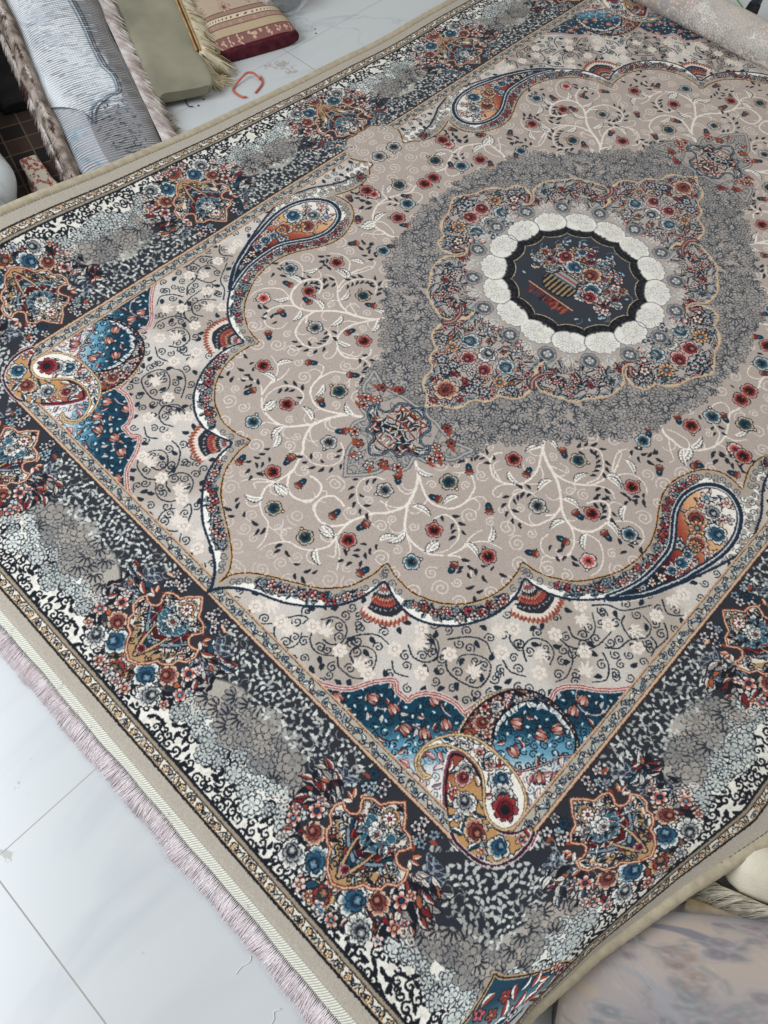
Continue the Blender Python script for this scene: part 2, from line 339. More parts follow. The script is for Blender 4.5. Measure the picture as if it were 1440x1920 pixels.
        for k in range(60):
            a=rng.uniform(0,.052); b=rng.uniform(.008,.085); sg0=rng.uniform(0,6)
            for sg in (1,-1):
                x,y=tr(sg*a,b); cc=[INK,TEAL,STEEL,WHITE,RED,INK][k%6]; cv.stamp(x,y,.0050,sg*sg0,leaf(cc,C(214,206,196) if k%3 else cc,INK,wd=.38,ow=.13),ext=1.3,clip=M)
        x,y=tr(0,.060); cv.stamp(x,y,.0090,0,rose(C(205,205,200),WHITE,C(120,70,60),n=6,rings=2),clip=M)
        x,y=tr(0,.034); cv.stamp(x,y,.0120,0,rose(BRICK,GOLD,BRICK,n=5,rings=1),clip=M); x,y=tr(0,.036); cv.stamp(x,y,.0095,0,daisy(C(226,206,206),WHITE,RED,n=8),clip=M)
        x,y=tr(0,.112); cv.stamp(x,y,.007,0,rose(C(150,40,60),PINK,DRED,n=5,rings=2),clip=M)
        cv.stroke(F,.0046,.0046,C(104,48,34),closed=True); cv.stroke(F,.0021,.0021,C(206,170,144),closed=True)
        for sg in (1,-1):                                     # little lily heads biting the sides
            x,y=tr(sg*.046,.052); cv.stamp(x,y,.0095,0,rose(CHAR,CHAR,CHAR,n=3,rings=1,shape=.1,ink=C(90,40,30)))
            for da in (-.8,0,.8):
                b=tr(sg*(.046+.008*math.cos(da)),.052-.002+.009*math.sin(da)); c_=tr(sg*.046,.052); cv.stamp(b[0],b[1],.0068,math.atan2(b[1]-c_[1],b[0]-c_[0]),leaf([BRICK,WHITE,C(206,110,70)][int(da*1.3)%3],C(226,196,180),INK,wd=.42,bend=0),ext=1.2)
    for xc in (0,PN): cell(lambda s,t,xc=xc:(xc+s,IY+t),1,0.)
    for yc in (0,PS,2*PS): cell(lambda s,t,yc=yc:(IX+t,yc+s),1,-1.57)
    # cream curls where the beige starts
    for xc,sd in [(.105,0),(.272,0),(PN+.1,0),(.245,1),(.1,1),(.1+PS,1),(2*PS-.1,1)]:
        for k in (-1,1):
            x,y=(xc+k*.006,IY+.112) if not sd else (IX+.112,xc+k*.006); cv.stamp(x,y,.0068,k,spiral(C(222,206,190),w=.2,turns=1.5),flip=k)
    # corner motif
    cx,cy=IX+OW,IY+OW
    cm=[(.588,1.0),(.592,.945),(.585,.905),(.583,.897),(.600,.893),(.640,.865),(.66,.846),(.683,.838),(.75,.83),(.75,1.05)]
    CM=(band*0+((T<OW)&(T>0))).astype(np.float32); cv.fill(cm,lambda X,Y:mix(TEAL,C(220,214,206),(X-.6)/.06+(Y-.93)/.08),clip=CM); cv.stroke(cr(cm[:9]),.006,.006,GOLD,clip=CM); cv.stroke(cr(cm[:9]),.002,.002,INK,clip=CM)
    for x,y in poisson(.59,cx,.85,cy,.013,3000,lambda x,y:(x-.583)+(y-.897)>.03 and x>.598,12): (smallfl(cv,x,y,.009,clip=CM) if rng.random()<.5 else cv.stamp(x,y,.012,rng.uniform(0,6),leaf([BRICK,TEAL,RED][rng.integers(3)],WHITE,INK,wd=.4),ext=1.3,clip=CM))
    # ---- field area inside the inner rectangle: scroll zone ground
    F0=((X<IX)&(Y<IY)); im[F0]=C(198,190,182)
    fld=q('field'); fld[0,0]=0
    tail=q('fieldtail'); k=int(np.argmin(np.abs(fld[:,1]-.0712)))
    o1=cr(np.vstack([[(0,.8245)],q('outer')[1:]]),3); fold=cr(fld,3)
    # tint patches
    n1=np.sin(X*23+1)*np.sin(Y*19+2)+np.sin((X-Y)*31); im[:]=np.where(F0[...,None],mix(C(200,192,184),C(172,160,150),sm(-.5,.9,n1)),im)
    free=np.zeros((NH,NW),np.uint8)
    # dark vines
    sc=((X<.489)&(Y<.806)).astype(np.float32)
    for w0,w1,pts in D['dvine']:
        P=cr(np.array(pts)/1e4); sc0=1/1e4
        cv.stroke(P,.0023,.0015,INK2,clip=sc)
        P2=dens(P,.0115); 
        for i in range(1,len(P2)-1):
            d=P2[i]-P2[i-1]; a=math.atan2(d[1],d[0]); sd=1 if i%2 else -1; nx,ny=-math.sin(a)*sd,math.cos(a)*sd
            if i%3==0: leaflet(cv,P2[i][0]+nx*.008,P2[i][1]+ny*.008,.0062,a+sd*.9,INK2,clip=sc,wd=.55)
            else: cv.stamp(P2[i][0]+nx*.0085,P2[i][1]+ny*.0085,.0078,a,spiral(INK2,w=.22,turns=1.6),clip=sc,flip=sd)
    teal=q('teal'); tfull=np.vstack([teal,[(.4905,.49),(.4905,.8055),(.10,.8055)]])
    occ=[(a/1e4,b/1e4,.016) for a,b in D['wf']]+[(a/1e4,b/1e4,.022) for a,b,_ in D['wl']]+[(*p_,.011) for _,_,pts in D['dvine'] for p_ in dens(np.array(pts)/1e4,.008)]
    def freeok(x,y,r): return all((x-a)**2+(y-b)**2>(r+c*.8)**2 for a,b,c in occ)
    for x,y in poisson(0,.489,0,.806,.0125,20000,lambda x,y: freeok(x,y,.004),8):
        a=rng.uniform(0,6.28)
        if rng.random()<.55: cv.stamp(x,y,.0072,a,spiral(INK2,w=.22,turns=1.6),clip=sc)
        else: leaflet(cv,x,y,.0060,a,INK2,clip=sc,wd=.55)
    for a,b in D['wf']: cv.stamp(a/1e4,b/1e4,.0108,rng.uniform(0,6),whitefl,clip=sc)
    for a,b,c in D['wl']: cv.stamp(a/1e4,b/1e4,.0150,math.radians(c),whiteleaf,ext=1.4,clip=sc)
    # fans behind the ribbon cusps
    for kf,cu in (('fan1',(.0,.0)),('fan2',(.0,.0))):
        P=q(kf); c0=P[0]; cen=P.mean(0); 
        ax=(c0-P[len(P)//2+1]); ax/=np.hypot(*ax); base=c0; 
        A0=math.atan2(-ax[1],-ax[0])
        K=.80
        def ring(rad,n,col,sz,ink=INK,sp=.8):
            for i in range(n):
                a=A0+(-sp+2*sp*i/(n-1)); pk=1+.16*(1-abs(a-A0)/sp); cv.stamp(base[0]+K*pk*rad*math.cos(a),base[1]+K*pk*rad*math.sin(a),sz*K,a,leaf(col,mix(col,WHITE,np.array(.35)),ink,wd=.5,bend=0,ow=.12),ext=1.1)
        ring(.064,17,BRICK,.0095,ink=C(120,52,36)); ring(.058,17,C(224,206,192),.0085,ink=C(196,170,160))
        aa=np.linspace(A0-.74,A0+.74,31); rr_=K*.057*(1+.16*(1-np.abs(aa-A0)/.74)); fp=np.c_[base[0]+rr_*np.cos(aa),base[1]+rr_*np.sin(aa)]; cv.fill(np.vstack([[base],fp]),CHAR*.9)
        cv.stroke(fp,.003,.003,C(216,204,196))
        ring(.036,15,C(160,74,62),.0075,ink=DRED,sp=.72); ring(.029,11,C(206,120,90),.006,sp=.68); ring(.023,9,INK,.006,sp=.66); ring(.018,7,C(214,208,200),.006,sp=.62); ring(.012,5,C(170,60,62),.006,sp=.6); ring(.007,3,C(226,190,180),.005,sp=.5)
        for i in range(9):
            a=A0+(-.65+1.3*i/8); cv.stamp(base[0]+.041*math.cos(a),base[1]+.041*math.sin(a),.0030,a+i,leaf(C(150,156,162),C(150,156,162),None),ext=1.2)
    # teal corner
    d0=lambda X,Y:(.51-X)+(.8245-Y)
    nz=rng.random((NH,NW)).astype(np.float32)
    w,m=cv.mask(np.vstack([cr(teal,3),[(.4905,.49),(.4905,.8055),(.10,.8055)]])); a,b,c,d=w; TM=np.zeros((NH,NW),np.float32); TM[c:d,a:b]=m
    g=(.51-X)+(.8245-Y)+ (nz-.5)*.020+.006*np.sin(X*300)*np.sin(Y*300)
    im[:]=mix(im,mix(mix(C(226,220,214),TEALL,sm(.165,.215,g)),TEAL,sm(.215,.262,g)),TM)
    CA=TM.copy()
    for x,y in poisson(.05,.49,.45,.806,.0105,16000,lambda x,y:True,9):
        gg=(.51-x)+(.8245-y); col=INK if gg>.2 else C(90,110,120)
        cv.stamp(x,y,.0066,rng.uniform(0,6),spiral(col,w=.22,turns=1.6),clip=CA)
    for x,y in poisson(.05,.49,.45,.806,.011,6000,lambda x,y:(.51-x)+(.8245-y)>.2,10): leaflet(cv,x,y,.0030,rng.uniform(0,6),C(196,208,212),clip=CA,wd=.5)
    for x,y in poisson(.05,.49,.45,.806,.05,300,lambda x,y:(.51-x)+(.8245-y)>.17,11): cv.stroke(arc(x,y,.022,*(lambda a:(a,a+3.4))(rng.uniform(0,6))),.0018,.0012,PINK,clip=CA)
    for x,y in poisson(.05,.49,.45,.806,.020,5000,lambda x,y:(.51-x)+(.8245-y)>.19,62): cv.stamp(x,y,.0068,rng.uniform(0,6),leaf([C(126,44,46),C(150,84,60),C(190,196,196)][rng.integers(3)],C(206,190,180),INK,wd=.45,ow=.13),ext=1.3,clip=CA)
    for x,y in poisson(.3,.49,.6,.806,.014,1800,lambda x,y:(.51-x)+(.8245-y)<.2,31): cv.stamp(x,y,.0085,rng.uniform(0,6),leaf([C(230,222,216),C(186,110,104),C(110,120,128)][rng.integers(3)],C(216,204,198),C(84,40,56),wd=.42,ow=.13),clip=CA,ext=1.3)
    for t in D['tulip']: cv.stamp(t[0]/1e4,t[1]/1e4,.0098,math.atan2(t[1]/1e4-.8,t[0]/1e4-.5)+rng.uniform(-.5,.5),tulip,ext=1.1,clip=CA)
    te=cr(teal,5)
    cv.stroke(te,.0085,.0085,C(200,186,178),clip=sc); cv.stroke(te,.0045,.0045,C(130,60,66),clip=sc); cv.stroke(te,.002,.002,C(222,190,180),clip=sc)
    # arch paisley
    arch=cr(q('arch'),3,True); ain=cr(q('archin'),3,True)
    for pnt in dens(cr(q('arch')[:7]),.0055):
        dx,dy=pnt-np.array([.33,.66]); cv.stamp(pnt[0],pnt[1],.008,math.atan2(dy,dx),leaf(GOLD,C(222,200,170),C(90,80,76),wd=.45,ow=.14),ext=1.3)
    cv.fill(arch,lambda X,Y:mix(BRICK,INK,sm(.02,.05,(X-.355))*0+sm(-.02,.03,(Y*-1+.66)+(X-.36)*.6)))
    w,m=cv.mask(arch); AM=np.zeros((NH,NW),np.float32); AM[w[2]:w[3],w[0]:w[1]]=m
    cv.fill(ain,lambda X,Y:mix(mix(C(226,220,214),TEALL,sm(.165,.205,(.51-X)+(.8245-Y)+(rng.random(X.shape)-.5)*.02)),TEAL,sm(.215,.245,(.51-X)+(.8245-Y)+(rng.random(X.shape)-.5)*.02)))
    w,m=cv.mask(ain); IM=np.zeros((NH,NW),np.float32); IM[w[2]:w[3],w[0]:w[1]]=m
    for x,y in poisson(.3,.5,.5,.8,.0105,6000,lambda x,y:True,19): cv.stamp(x,y,.0066,rng.uniform(0,6),spiral(INK,w=.22,turns=1.6),clip=IM)
    for x,y in poisson(.3,.5,.5,.8,.024,1500,lambda x,y:True,61): cv.stamp(x,y,.0070,rng.uniform(0,6),leaf(C(126,44,46),C(206,190,180),INK,wd=.45,ow=.13),ext=1.3,clip=IM)
    for x,y in poisson(.3,.5,.5,.8,.012,1500,lambda x,y:(.51-x)+(.8245-y)>.2,20): leaflet(cv,x,y,.0030,rng.uniform(0,6),C(196,208,212),clip=IM,wd=.5)
    for t in D['tulip']: cv.stamp(t[0]/1e4,t[1]/1e4,.0098,rng.uniform(0,6),tulip,ext=1.1,clip=IM)
    for pt_ in dens(cr(q('archin')[1:9]),.0075): cv.stamp(pt_[0]+.003,pt_[1]+.005,.0065,rng.uniform(0,6),leaf(WHITE,C(180,190,196),INK,wd=.5),ext=1.3,clip=IM)
    cv.stroke(ain,.0032,.0032,INK,closed=True); cv.stroke(ain,.0012,.0012,PINK,closed=True); cv.stroke(arch,.003,.003,INK,closed=True); cv.stroke(cr(q('arch')[:13]),.0050,.004,INK)
    for x,y in poisson(.28,.5,.5,.8,.0085,8000,lambda x,y: AM[min(NH-1,int(y*RS)),min(NW-1,int(x*RS))]>.5 and IM[min(NH-1,int(y*RS)),min(NW-1,int(x*RS))]<.5,63):
        if rng.random()<.5: cv.stamp(x,y,.0080,rng.uniform(0,6),leaf([C(196,190,182),C(40,70,84),C(130,50,46),C(150,90,60)][rng.integers(4)],C(206,196,188),INK,wd=.42,ow=.14),ext=1.3,clip=AM*(1-IM))
        else: smallfl(cv,x,y,.0078,clip=AM*(1-IM),cols=(C(140,50,50),C(190,184,178),C(60,84,98)))
    # red and gold body
    rb=cr(q('redbody'),3,True); cv.stroke(rb,.013,.013,C(226,218,210),closed=True); cv.stroke(rb,.009,.009,C(120,60,76),closed=True)
    gr=lambda X,Y:mix(mix(BRICK,C(182,138,92),sm(.115,.150,(X-.36)+(Y-.68)+(rng.random(X.shape)-.5)*.02)),C(228,220,210),sm(.262,.285,(X-.36)+(Y-.68)+(rng.random(X.shape)-.5)*.02))
    cv.fill(rb,gr); cv.stroke(rb,.003,.003,INK,closed=True)
    w,m=cv.mask(rb); RM=np.zeros((NH,NW),np.float32); RM[w[2]:w[3],w[0]:w[1]]=m
    for x,y in poisson(.3,.56,.6,.86,.0095,6000,lambda x,y:True,21):
        cv.stamp(x,y,.0095,rng.uniform(0,6),leaf([STEEL,C(214,208,200),TEAL,GOLD,RED][rng.integers(5)],WHITE,INK,wd=.42,ow=.12),ext=1.3,clip=RM*.999) if rng.random()<.75 else None
    sp=cr(q('spaisley'),4,True)
    for k,x,y,r in D['corf']: flower(cv,k,x/1e4,y/1e4,r/1e4,clip=np.maximum(RM,AM))
    cv.fill(sp,C(230,224,214)); w,m=cv.mask(sp); SM=np.zeros((NH,NW),np.float32); SM[w[2]:w[3],w[0]:w[1]]=m
    for x,y in [(a/1e4,b/1e4) for k,a,b,r in D['corf'][:7] for _ in range(5)]:
        cv.stamp(x+rng.uniform(-.012,.012),y+rng.uniform(-.012,.012),.009,rng.uniform(0,6),leaf([STEEL,TEAL,RED,C(200,200,196)][rng.integers(4)],WHITE,INK,wd=.42,ow=.12),ext=1.3,clip=SM)
    for k,x,y,r in D['corf'][:7]: flower(cv,k,x/1e4,y/1e4,r/1e4*.95,clip=SM)
    cv.stroke(sp,.0042,.0042,C(104,80,54),closed=True); cv.stroke(sp,.0020,.0020,C(212,184,146),closed=True)
    # ---- flower ribbon and the central field
    # ribbon region polygon: outer line + side part
    o2=cr(q('outer2'),3)
    ys=o2[:,1]; rib=np.vstack([o1,o2,cr([o2[-1],(.462,.10),(.472,.075),(.468,.05)],4),[(.45,.045)],[(0,0)]])
    cv.fill(rib,WHITE)
    fpoly=np.vstack([fold[:-1],[(.435,.060),(.447,.044)],[(.45,.0)],[(0,0)],[(0,.8026)]])
    w,m=cv.mask(rib); BM=np.zeros((NH,NW),np.float32); BM[w[2]:w[3],w[0]:w[1]]=m
    w,m=cv.mask(fpoly); FM=np.zeros((NH,NW),np.float32); FM[w[2]:w[3],w[0]:w[1]]=m
    B2=BM*(1-FM)
    cv.im[:]=mix(cv.im,BEIGE2,B2*sm(.452,.458,X+.0*Y)*.0)
    for x,y in poisson(.40,.49,.05,.42,.0105,6000,lambda x,y:B2[int(y*RS),int(x*RS)]>.5,51): cv.stroke(arc(x,y,.0001,0,1,2),.011,.011,BEIGE2,clip=B2)
    for x,y in poisson(.40,.49,.05,.42,.0115,6000,lambda x,y:B2[int(y*RS),int(x*RS)]>.5,52): cv.stamp(x,y,.0068,rng.uniform(0,6),spiral(C(60,66,74),w=.2,turns=1.5),clip=B2)
    cv.stroke(fold,.030,.030,BEIGE2,clip=B2)
    F2=dens(fold,.0048); 
    L=np.arange(len(F2))*.0048
    cen=np.array([.2,.35]); 
    for i in range(1,len(F2)-1):
        d=F2[i+1]-F2[i-1]; nrm=np.array([d[1],-d[0]]); nrm/=np.hypot(*nrm)+1e-9
        if FM[min(NH-1,max(0,int((F2[i]+nrm*.006)[1]*RS))),min(NW-1,max(0,int((F2[i]+nrm*.006)[0]*RS)))]>.5: nrm=-nrm
        # distance to the nearest cusp decides flowers or curls
        dc=min(np.hypot(F2[i][0]-a,F2[i][1]-b) for a,b in ((0,.80),(.143,.622),(.278,.487),(.405,.147)))
        if dc>.052 and dc<.2:
            for k in range(3):
                o=rng.uniform(.006,.023); p_=F2[i]+nrm*o; cv.stamp(p_[0],p_[1],.0058,rng.uniform(0,6),leaf([INK,NAVY,TEAL,C(110,120,120)][rng.integers(4)],C(150,150,148),INK,wd=.5),ext=1.3,clip=B2)
            if i%3: p_=F2[i]+nrm*rng.uniform(.009,.020); smallfl(cv,p_[0],p_[1],rng.uniform(.0055,.0085),clip=B2,cols=(RED,BRICK,C(170,60,70),RED,STEEL))
        elif i%3==0:
            p_=F2[i]+nrm*.011; cv.stamp(p_[0],p_[1],.0068,rng.uniform(0,6),spiral(C(70,74,80),w=.2,turns=1.5),clip=B2)
    # big paisley
    pa=cr(q('paisley'),3,True); cv.stroke(pa,.0125,.0125,C(222,218,210),closed=True)
    def pg(X,Y):
        t=(X-.20)*.55+(.44-Y)*.9; n=(rng.random(X.shape)-.5)*.02
        t=t+n; c=mix(INK,DRED,sm(.195,.215,t)); c=mix(c,BRICK,sm(.215,.240,t)); c=mix(c,C(206,158,116),sm(.255,.290,t)); return mix(c,C(230,222,214),sm(.305,.335,t))
    cv.fill(pa,pg); w,m=cv.mask(pa); PM=np.zeros((NH,NW),np.float32); PM[w[2]:w[3],w[0]:w[1]]=m
    pf=[(k,x/1e4,y/1e4,r/1e4) for k,x,y,r in D['paisf']]
    for k,x,y,r in pf:
        for _ in range(4): a=rng.uniform(0,6.28); cv.stamp(x+r*1.05*math.cos(a),y+r*1.05*math.sin(a),.0078,a,leaf([STEEL,C(214,208,200),TEAL,GOLD,RED][rng.integers(5)],C(224,216,208),INK,wd=.42,ow=.12),ext=1.3,clip=PM)
    for k,x,y,r in pf: flower(cv,k,x,y,r,clip=PM)
    for P,w_,c_ in ((pa,.0100,NAVY),(pa+(pa.mean(0)-pa)*.022,.0022,C(196,198,198))): cv.stroke(P,w_,w_,c_,closed=True)
    cv.stroke(o1,.0034,.0034,NAVY); cv.stroke(np.vstack([o2]),.0036,.0036,NAVY)
    # field
    cv.im[:]=mix(cv.im,BEIGE,FM)
    # peninsula over the border at the middle of the long side
    t0=fld[-1]; pen=cr([(.4306,.0712),(.436,.066),(.444,.058),(.447,.047),(.455,.045),(.470,.056),(.486,.064),(.500,.064),(.508,.055),(.516,.053),(.522,.044),(.530,.036),(.533,.024),(.531,.012),(.534,.0)],4)
    cv.fill(np.vstack([pen,[(.40,0),(.40,.08)]]),BEIGE,clip=(X>.40).astype(np.float32)*1.)
    cv.stroke(pen,.0042,.0042,GOLD); cv.stroke(pen,.0018,.0018,INK)
    for k in range(5): cv.stamp(.515-.006*k,.047-.009*k+.004,.0075,k,rose(C(200,180,170),WHITE,PINK,n=4,rings=2)) if k<2 else None
    FM=np.maximum(FM,(sm(.40,.401,X)*sm(.05,.049,Y)*(X<.527)).astype(np.float32))
    cv.stroke(fold[:-2],.0042,.0042,C(196,152,104)); cv.stroke(fold[:-2],.0017,.0017,INK)
    # cream curls filling the field
    med=q('med'); med[0]=(0,.3845); ring=q('ring')
    for w0,w1,pts in D['branch']: pass
    occ=[(a/1e4,b/1e4,.021) for _,a,b,r in D['hib']]+[(a/1e4,b/1e4,.012) for a,b,_,_ in D['bud']]+[(a/1e4,b/1e4,.013) for a,b,_,_ in D['wleaf']]+[(*p_,.005) for _,_,pts in D['branch'] for p_ in dens(cr(np.array(pts)/1e4),.008)]+[(*p_,.006) for pts in D['vine'] for p_ in dens(np.array(pts)/1e4,.008)]
    oa=np.array(occ)
    def okf(x,y,r):
        i,j=min(NH-1,int(y*RS)),min(NW-1,int(x*RS))
        return FM[i,j]>.5 and (((oa[:,0]-x)**2+(oa[:,1]-y)**2)>(r+oa[:,2]*.85)**2).all()
    extra=[]
    for rad,n,seed in ((.0145,5000,13),(.0115,9000,14),(.0085,14000,15)):
        for x,y in poisson(0,.53,0,.80,rad*1.95,n,lambda x,y: okf(x,y,rad*.9) and all((x-a)**2+(y-b)**2>(rad+c)**2 for a,b,c in extra),seed):
            extra.append((x,y,rad)); lt=C(212,200,191) if y<.66 else C(200,187,177)
            cv.stamp(x,y,rad*.98,rng.uniform(0,6.28),spiral(lt,w=.0019/rad,turns=1.3+rad*45),flip=1 if rng.random()<.5 else -1,clip=FM)
    for w0,w1,pts in D['branch']:
        P=cr(np.array(pts)/1e4); cv.stroke(P,max(.0018,w0*.00031),max(.0013,w1*.00031),C(230,219,208),clip=FM)
        if w0>8:                                   # small curls thrown off the branches
            P2=dens(P,.034)
            for i in range(1,len(P2)-1):
                d=P2[i]-P2[i-1]; a=math.atan2(d[1],d[0]); sd=1 if i%2 else -1
                cv.stroke(arc(P2[i][0]-math.sin(a)*sd*.011,P2[i][1]+math.cos(a)*sd*.011,.011,a-sd*1.57,a+sd*1.6),.0018,.0012,C(222,211,201),clip=FM)
    for pts in D['vine']:
        P=cr(np.array(pts)/1e4); P2=dens(P,.0105)
        for i in range(len(P2)):
            d=P2[min(i+1,len(P2)-1)]-P2[max(i-1,0)]; a=math.atan2(d[1],d[0])
            for sd in (1,-1):
                if rng.random()<.72: leaflet(cv,P2[i][0]-math.sin(a)*sd*.0075,P2[i][1]+math.cos(a)*sd*.0075,.0060*rng.uniform(.8,1.15),a+sd*.8,C(36,40,48),wd=.38,clip=FM)
    for x,y,r,a in D['wleaf']: cv.stamp(x/1e4,y/1e4,max(.0145,r/1e4*.92),math.radians(a),wleaf,ext=1.2,flip=1 if (x+y)%2 else -1)
    HC={'r':(C(134,46,46),C(186,112,104),C(30,6,10)),'t':(C(34,70,84),C(196,160,122),C(14,40,54)),'g':(C(120,122,124),C(196,194,188),C(30,32,38)),'b':(C(66,94,110),C(182,190,190),C(16,38,54)),'k':(C(206,120,112),C(216,200,192),C(140,44,46))}
    for x,y,r,a in D['bud']: cv.stamp(x/1e4,y/1e4,.0098,math.radians(a),bud,ext=1.2)
    for c,x,y,r in D['hib']: cv.stamp(x/1e4,y/1e4,max(.0150,r/1e4*.90),math.radians((x*7+y*3)%360),hib(*HC[c]),ext=1.25)
    # hibiscus in the part of the field hidden from the near quadrant
    for c,x,y in (('r',.405,.105),('g',.455,.020),('t',.375,.050),('r',.345,.012),('b',.33,.075)): cv.stamp(x,y,.0175,x*50,hib(*HC[c]),ext=1.25,clip=FM)
    # ---- ring of grey line flowers around the medallion
    rp=np.vstack([[(0,.40),(.09,.40)],cr(ring,3),[(.31,.0),(0,0)]]); w,m=cv.mask(rp); GM=np.zeros((NH,NW),np.float32); GM[w[2]:w[3],w[0]:w[1]]=m
    G=lambda x,y: GM[min(NH-1,int(y*RS)),min(NW-1,int(x*RS))]>.5
    cv.im[:]=mix(cv.im,C(168,157,149),GM)
    for x,y in poisson(0,.33,0,.44,.0135,40000,lambda x,y:G(x,y) and x+y>.12,16):
        f=C(160,152,147)*rng.uniform(.92,1.04)
        if rng.random()<.5: cv.stamp(x,y,.0160*rng.uniform(.75,1.2),rng.uniform(0,6),linefl(f,C(38,46,56),n=int(rng.integers(6,10)),rings=2,w=2.2,sharp=.55,fa=.88))
        else: cv.stamp(x,y,.0128,rng.uniform(0,6.28),palm(f,C(44,52,62),w=1.9,n=5),ext=1.6)
    # pendant
    po=q('pendant_o'); po[0,0]=0; P=cr(po,3); PF=np.vstack([P,[(0,.39)]]); cv.fill(PF,C(166,155,147)); w,m=cv.mask(PF); M=np.zeros((NH,NW),np.float32); M[w[2]:w[3],w[0]:w[1]]=m
    for x,y in poisson(0,.12,.37,.57,.011,3000,lambda x,y:True,17):
        cv.stamp(x,y,.0085,rng.uniform(0,6),leaf(C(160,152,146),C(160,152,146),C(72,80,88),wd=.45,ow=.14),ext=1.3,clip=M)
    cv.stroke(P,.0070,.0070,C(84,90,96)); cv.stroke(P,.0040,.0040,C(166,158,152))
    for x,y in ((.012,.525),(.026,.508),(.045,.497),(.070,.452),(.078,.440),(.073,.408),(.05,.392),(.062,.43)): smallfl(cv,x,y,.0085,cols=(BRICK,STEEL,RED)); leaflet(cv,x+.008,y+.004,.008,x*90,BRICK)
    pi=q('pendant_i'); pi[0,0]=0; P=np.vstack([cr(pi,3),[(0,pi[-1][1]-.0)]]); cv.fill(np.vstack([P,[(0,.39)]]),C(172,160,150)); w,m=cv.mask(np.vstack([P,[(0,.39)]])); M=np.zeros((NH,NW),np.float32); M[w[2]:w[3],w[0]:w[1]]=m
    for k in range(9):
        a=.1+k*.19; c=[GOLD,TEAL,INK,BRICK][k%4]; P3=cr([(.002,.445),(.018+.012*math.sin(a),.455+.02*math.cos(a)),(.050*math.sin(a)+.004,.452+.055*math.cos(a))]); cv.stroke(P3,.0062,.005,INK,clip=M); cv.stroke(P3,.0034,.003,c,clip=M)
    flower(cv,'p',.0,.425,.020,clip=M); flower(cv,'s',.026,.408,.012,clip=M)
    for x,y in poisson(0,.07,.392,.53,.0080,2500,lambda x,y:y<.47 or rng.random()<.6,18): cv.stamp(x,y,.0075,rng.uniform(0,6),leaf([RED,INK,TEAL,C(210,200,190),BRICK][rng.integers(5)],C(210,200,190),INK,wd=.4),ext=1.3,clip=M)
    cv.stroke(cr(pi,3),.0042,.0042,NAVY); cv.stroke(cr(pi,3),.0012,.0012,STEEL)
    # medallion
    mp=cr(med,2); MP=np.vstack([mp,[(.281,0),(0,0)]]); cv.fill(MP,C(174,162,154)); w,m=cv.mask(MP); M=np.zeros((NH,NW),np.float32); M[w[2]:w[3],w[0]:w[1]]=m
    cv.stroke(mp,.0155,.0155,STEEL*.98,clip=M)
    cv.stroke(mp,.0125,.0125,INK*2,clip=M*.0); cv.stroke(mp,.0062,.0062,C(184,158,130)); 
    for p_ in dens(mp,.0042): cv.stamp(p_[0],p_[1],.0017,0,lambda u,v,px:(np.zeros(u.shape+(3,),np.float32)+C(216,186,152),np.clip((1-np.hypot(u,v))/px+.5,0,1)))
    for kk in ('medband','medband2'):
        for p_ in dens(cr(q(kk)),.0052):
            for _ in range(2): a=rng.uniform(0,6.28); cv.stamp(p_[0]+rng.uniform(-.011,.011),p_[1]+rng.uniform(-.009,.009),.0072,a,leaf([TEAL,INK,STEEL,RED][rng.integers(4)],C(200,200,196),INK,wd=.45),ext=1.3,clip=M)
        for p_ in dens(cr(q(kk)),.0060): smallfl(cv,p_[0]+rng.uniform(-.009,.009),p_[1]+rng.uniform(-.008,.008),.0068,clip=M,cols=(RED,C(180,60,70),STEEL,PINK))
    mf=[(k,x/1e4,y/1e4,r/1e4) for k,x,y,r in D['medf']]
    # leafy filling between the medallion flowers
    for x,y in poisson(0,.285,.0,.385,.0078,26000,lambda x,y: math.hypot(x,y)>.192 and M[min(NH-1,int(y*RS)),min(NW-1,int(x*RS))]>.5,22):
        u_=rng.random()
        if u_<.62: cv.stamp(x,y,.0078*rng.uniform(.75,1.2),rng.uniform(0,6),leaf([C(186,178,172),INK,C(112,40,44),C(34,66,84),C(176,166,160),C(60,62,70)][rng.integers(6)],C(200,192,184),INK,wd=.38,ow=.13),ext=1.3,clip=M)
        elif u_<.90: smallfl(cv,x,y,.0064,clip=M,cols=(C(140,44,46),C(140,44,46),C(50,78,94),C(150,84,58),C(196,190,184)))
    for k,x,y,r in mf:
        if k in 'tgrp': cv.stamp(x,y,r*1.0,0,lambda u,v,px:(np.zeros(u.shape+(3,),np.float32)+C(198,190,184),np.clip((1-np.hypot(u,v))/px+.5,0,1)*.45),clip=M)
    for k,x,y,r in mf: flower(cv,k,x,y,r*(.84 if k in 'tgro' else .95),clip=M)
    for P in ([(.0941,.2372),(.086,.225),(.088,.205),(.100,.188)],[(.182,.09),(.19,.10),(.2,.10)]): cv.stroke(cr(P),.010,.005,INK2); cv.stroke(cr(P),.0078,.003,C(120,66,66)); cv.stroke(cr(P),.0026,.0010,C(176,140,132))
    for x,y in poisson(0,.2,0,.25,.0125,5000,lambda x,y: .182<math.hypot(x,y)<.205 and (x<.04 or y<.05 or abs(x-y*.7)<.02),23): cv.stamp(x,y,.0088,rng.uniform(0,6),leaf(C(160,150,146),C(190,180,172),C(50,54,60),wd=.34,ow=.12),ext=1.3,clip=M)
    for a in (.28,.62,.95,1.3): 
        for s in (-1,1): x,y=.188*math.sin(a),.188*math.cos(a); cv.stamp(x+s*.006,y-s*.004,.0075,a,spiral(C(214,202,192),w=.2,turns=1.5),flip=s)
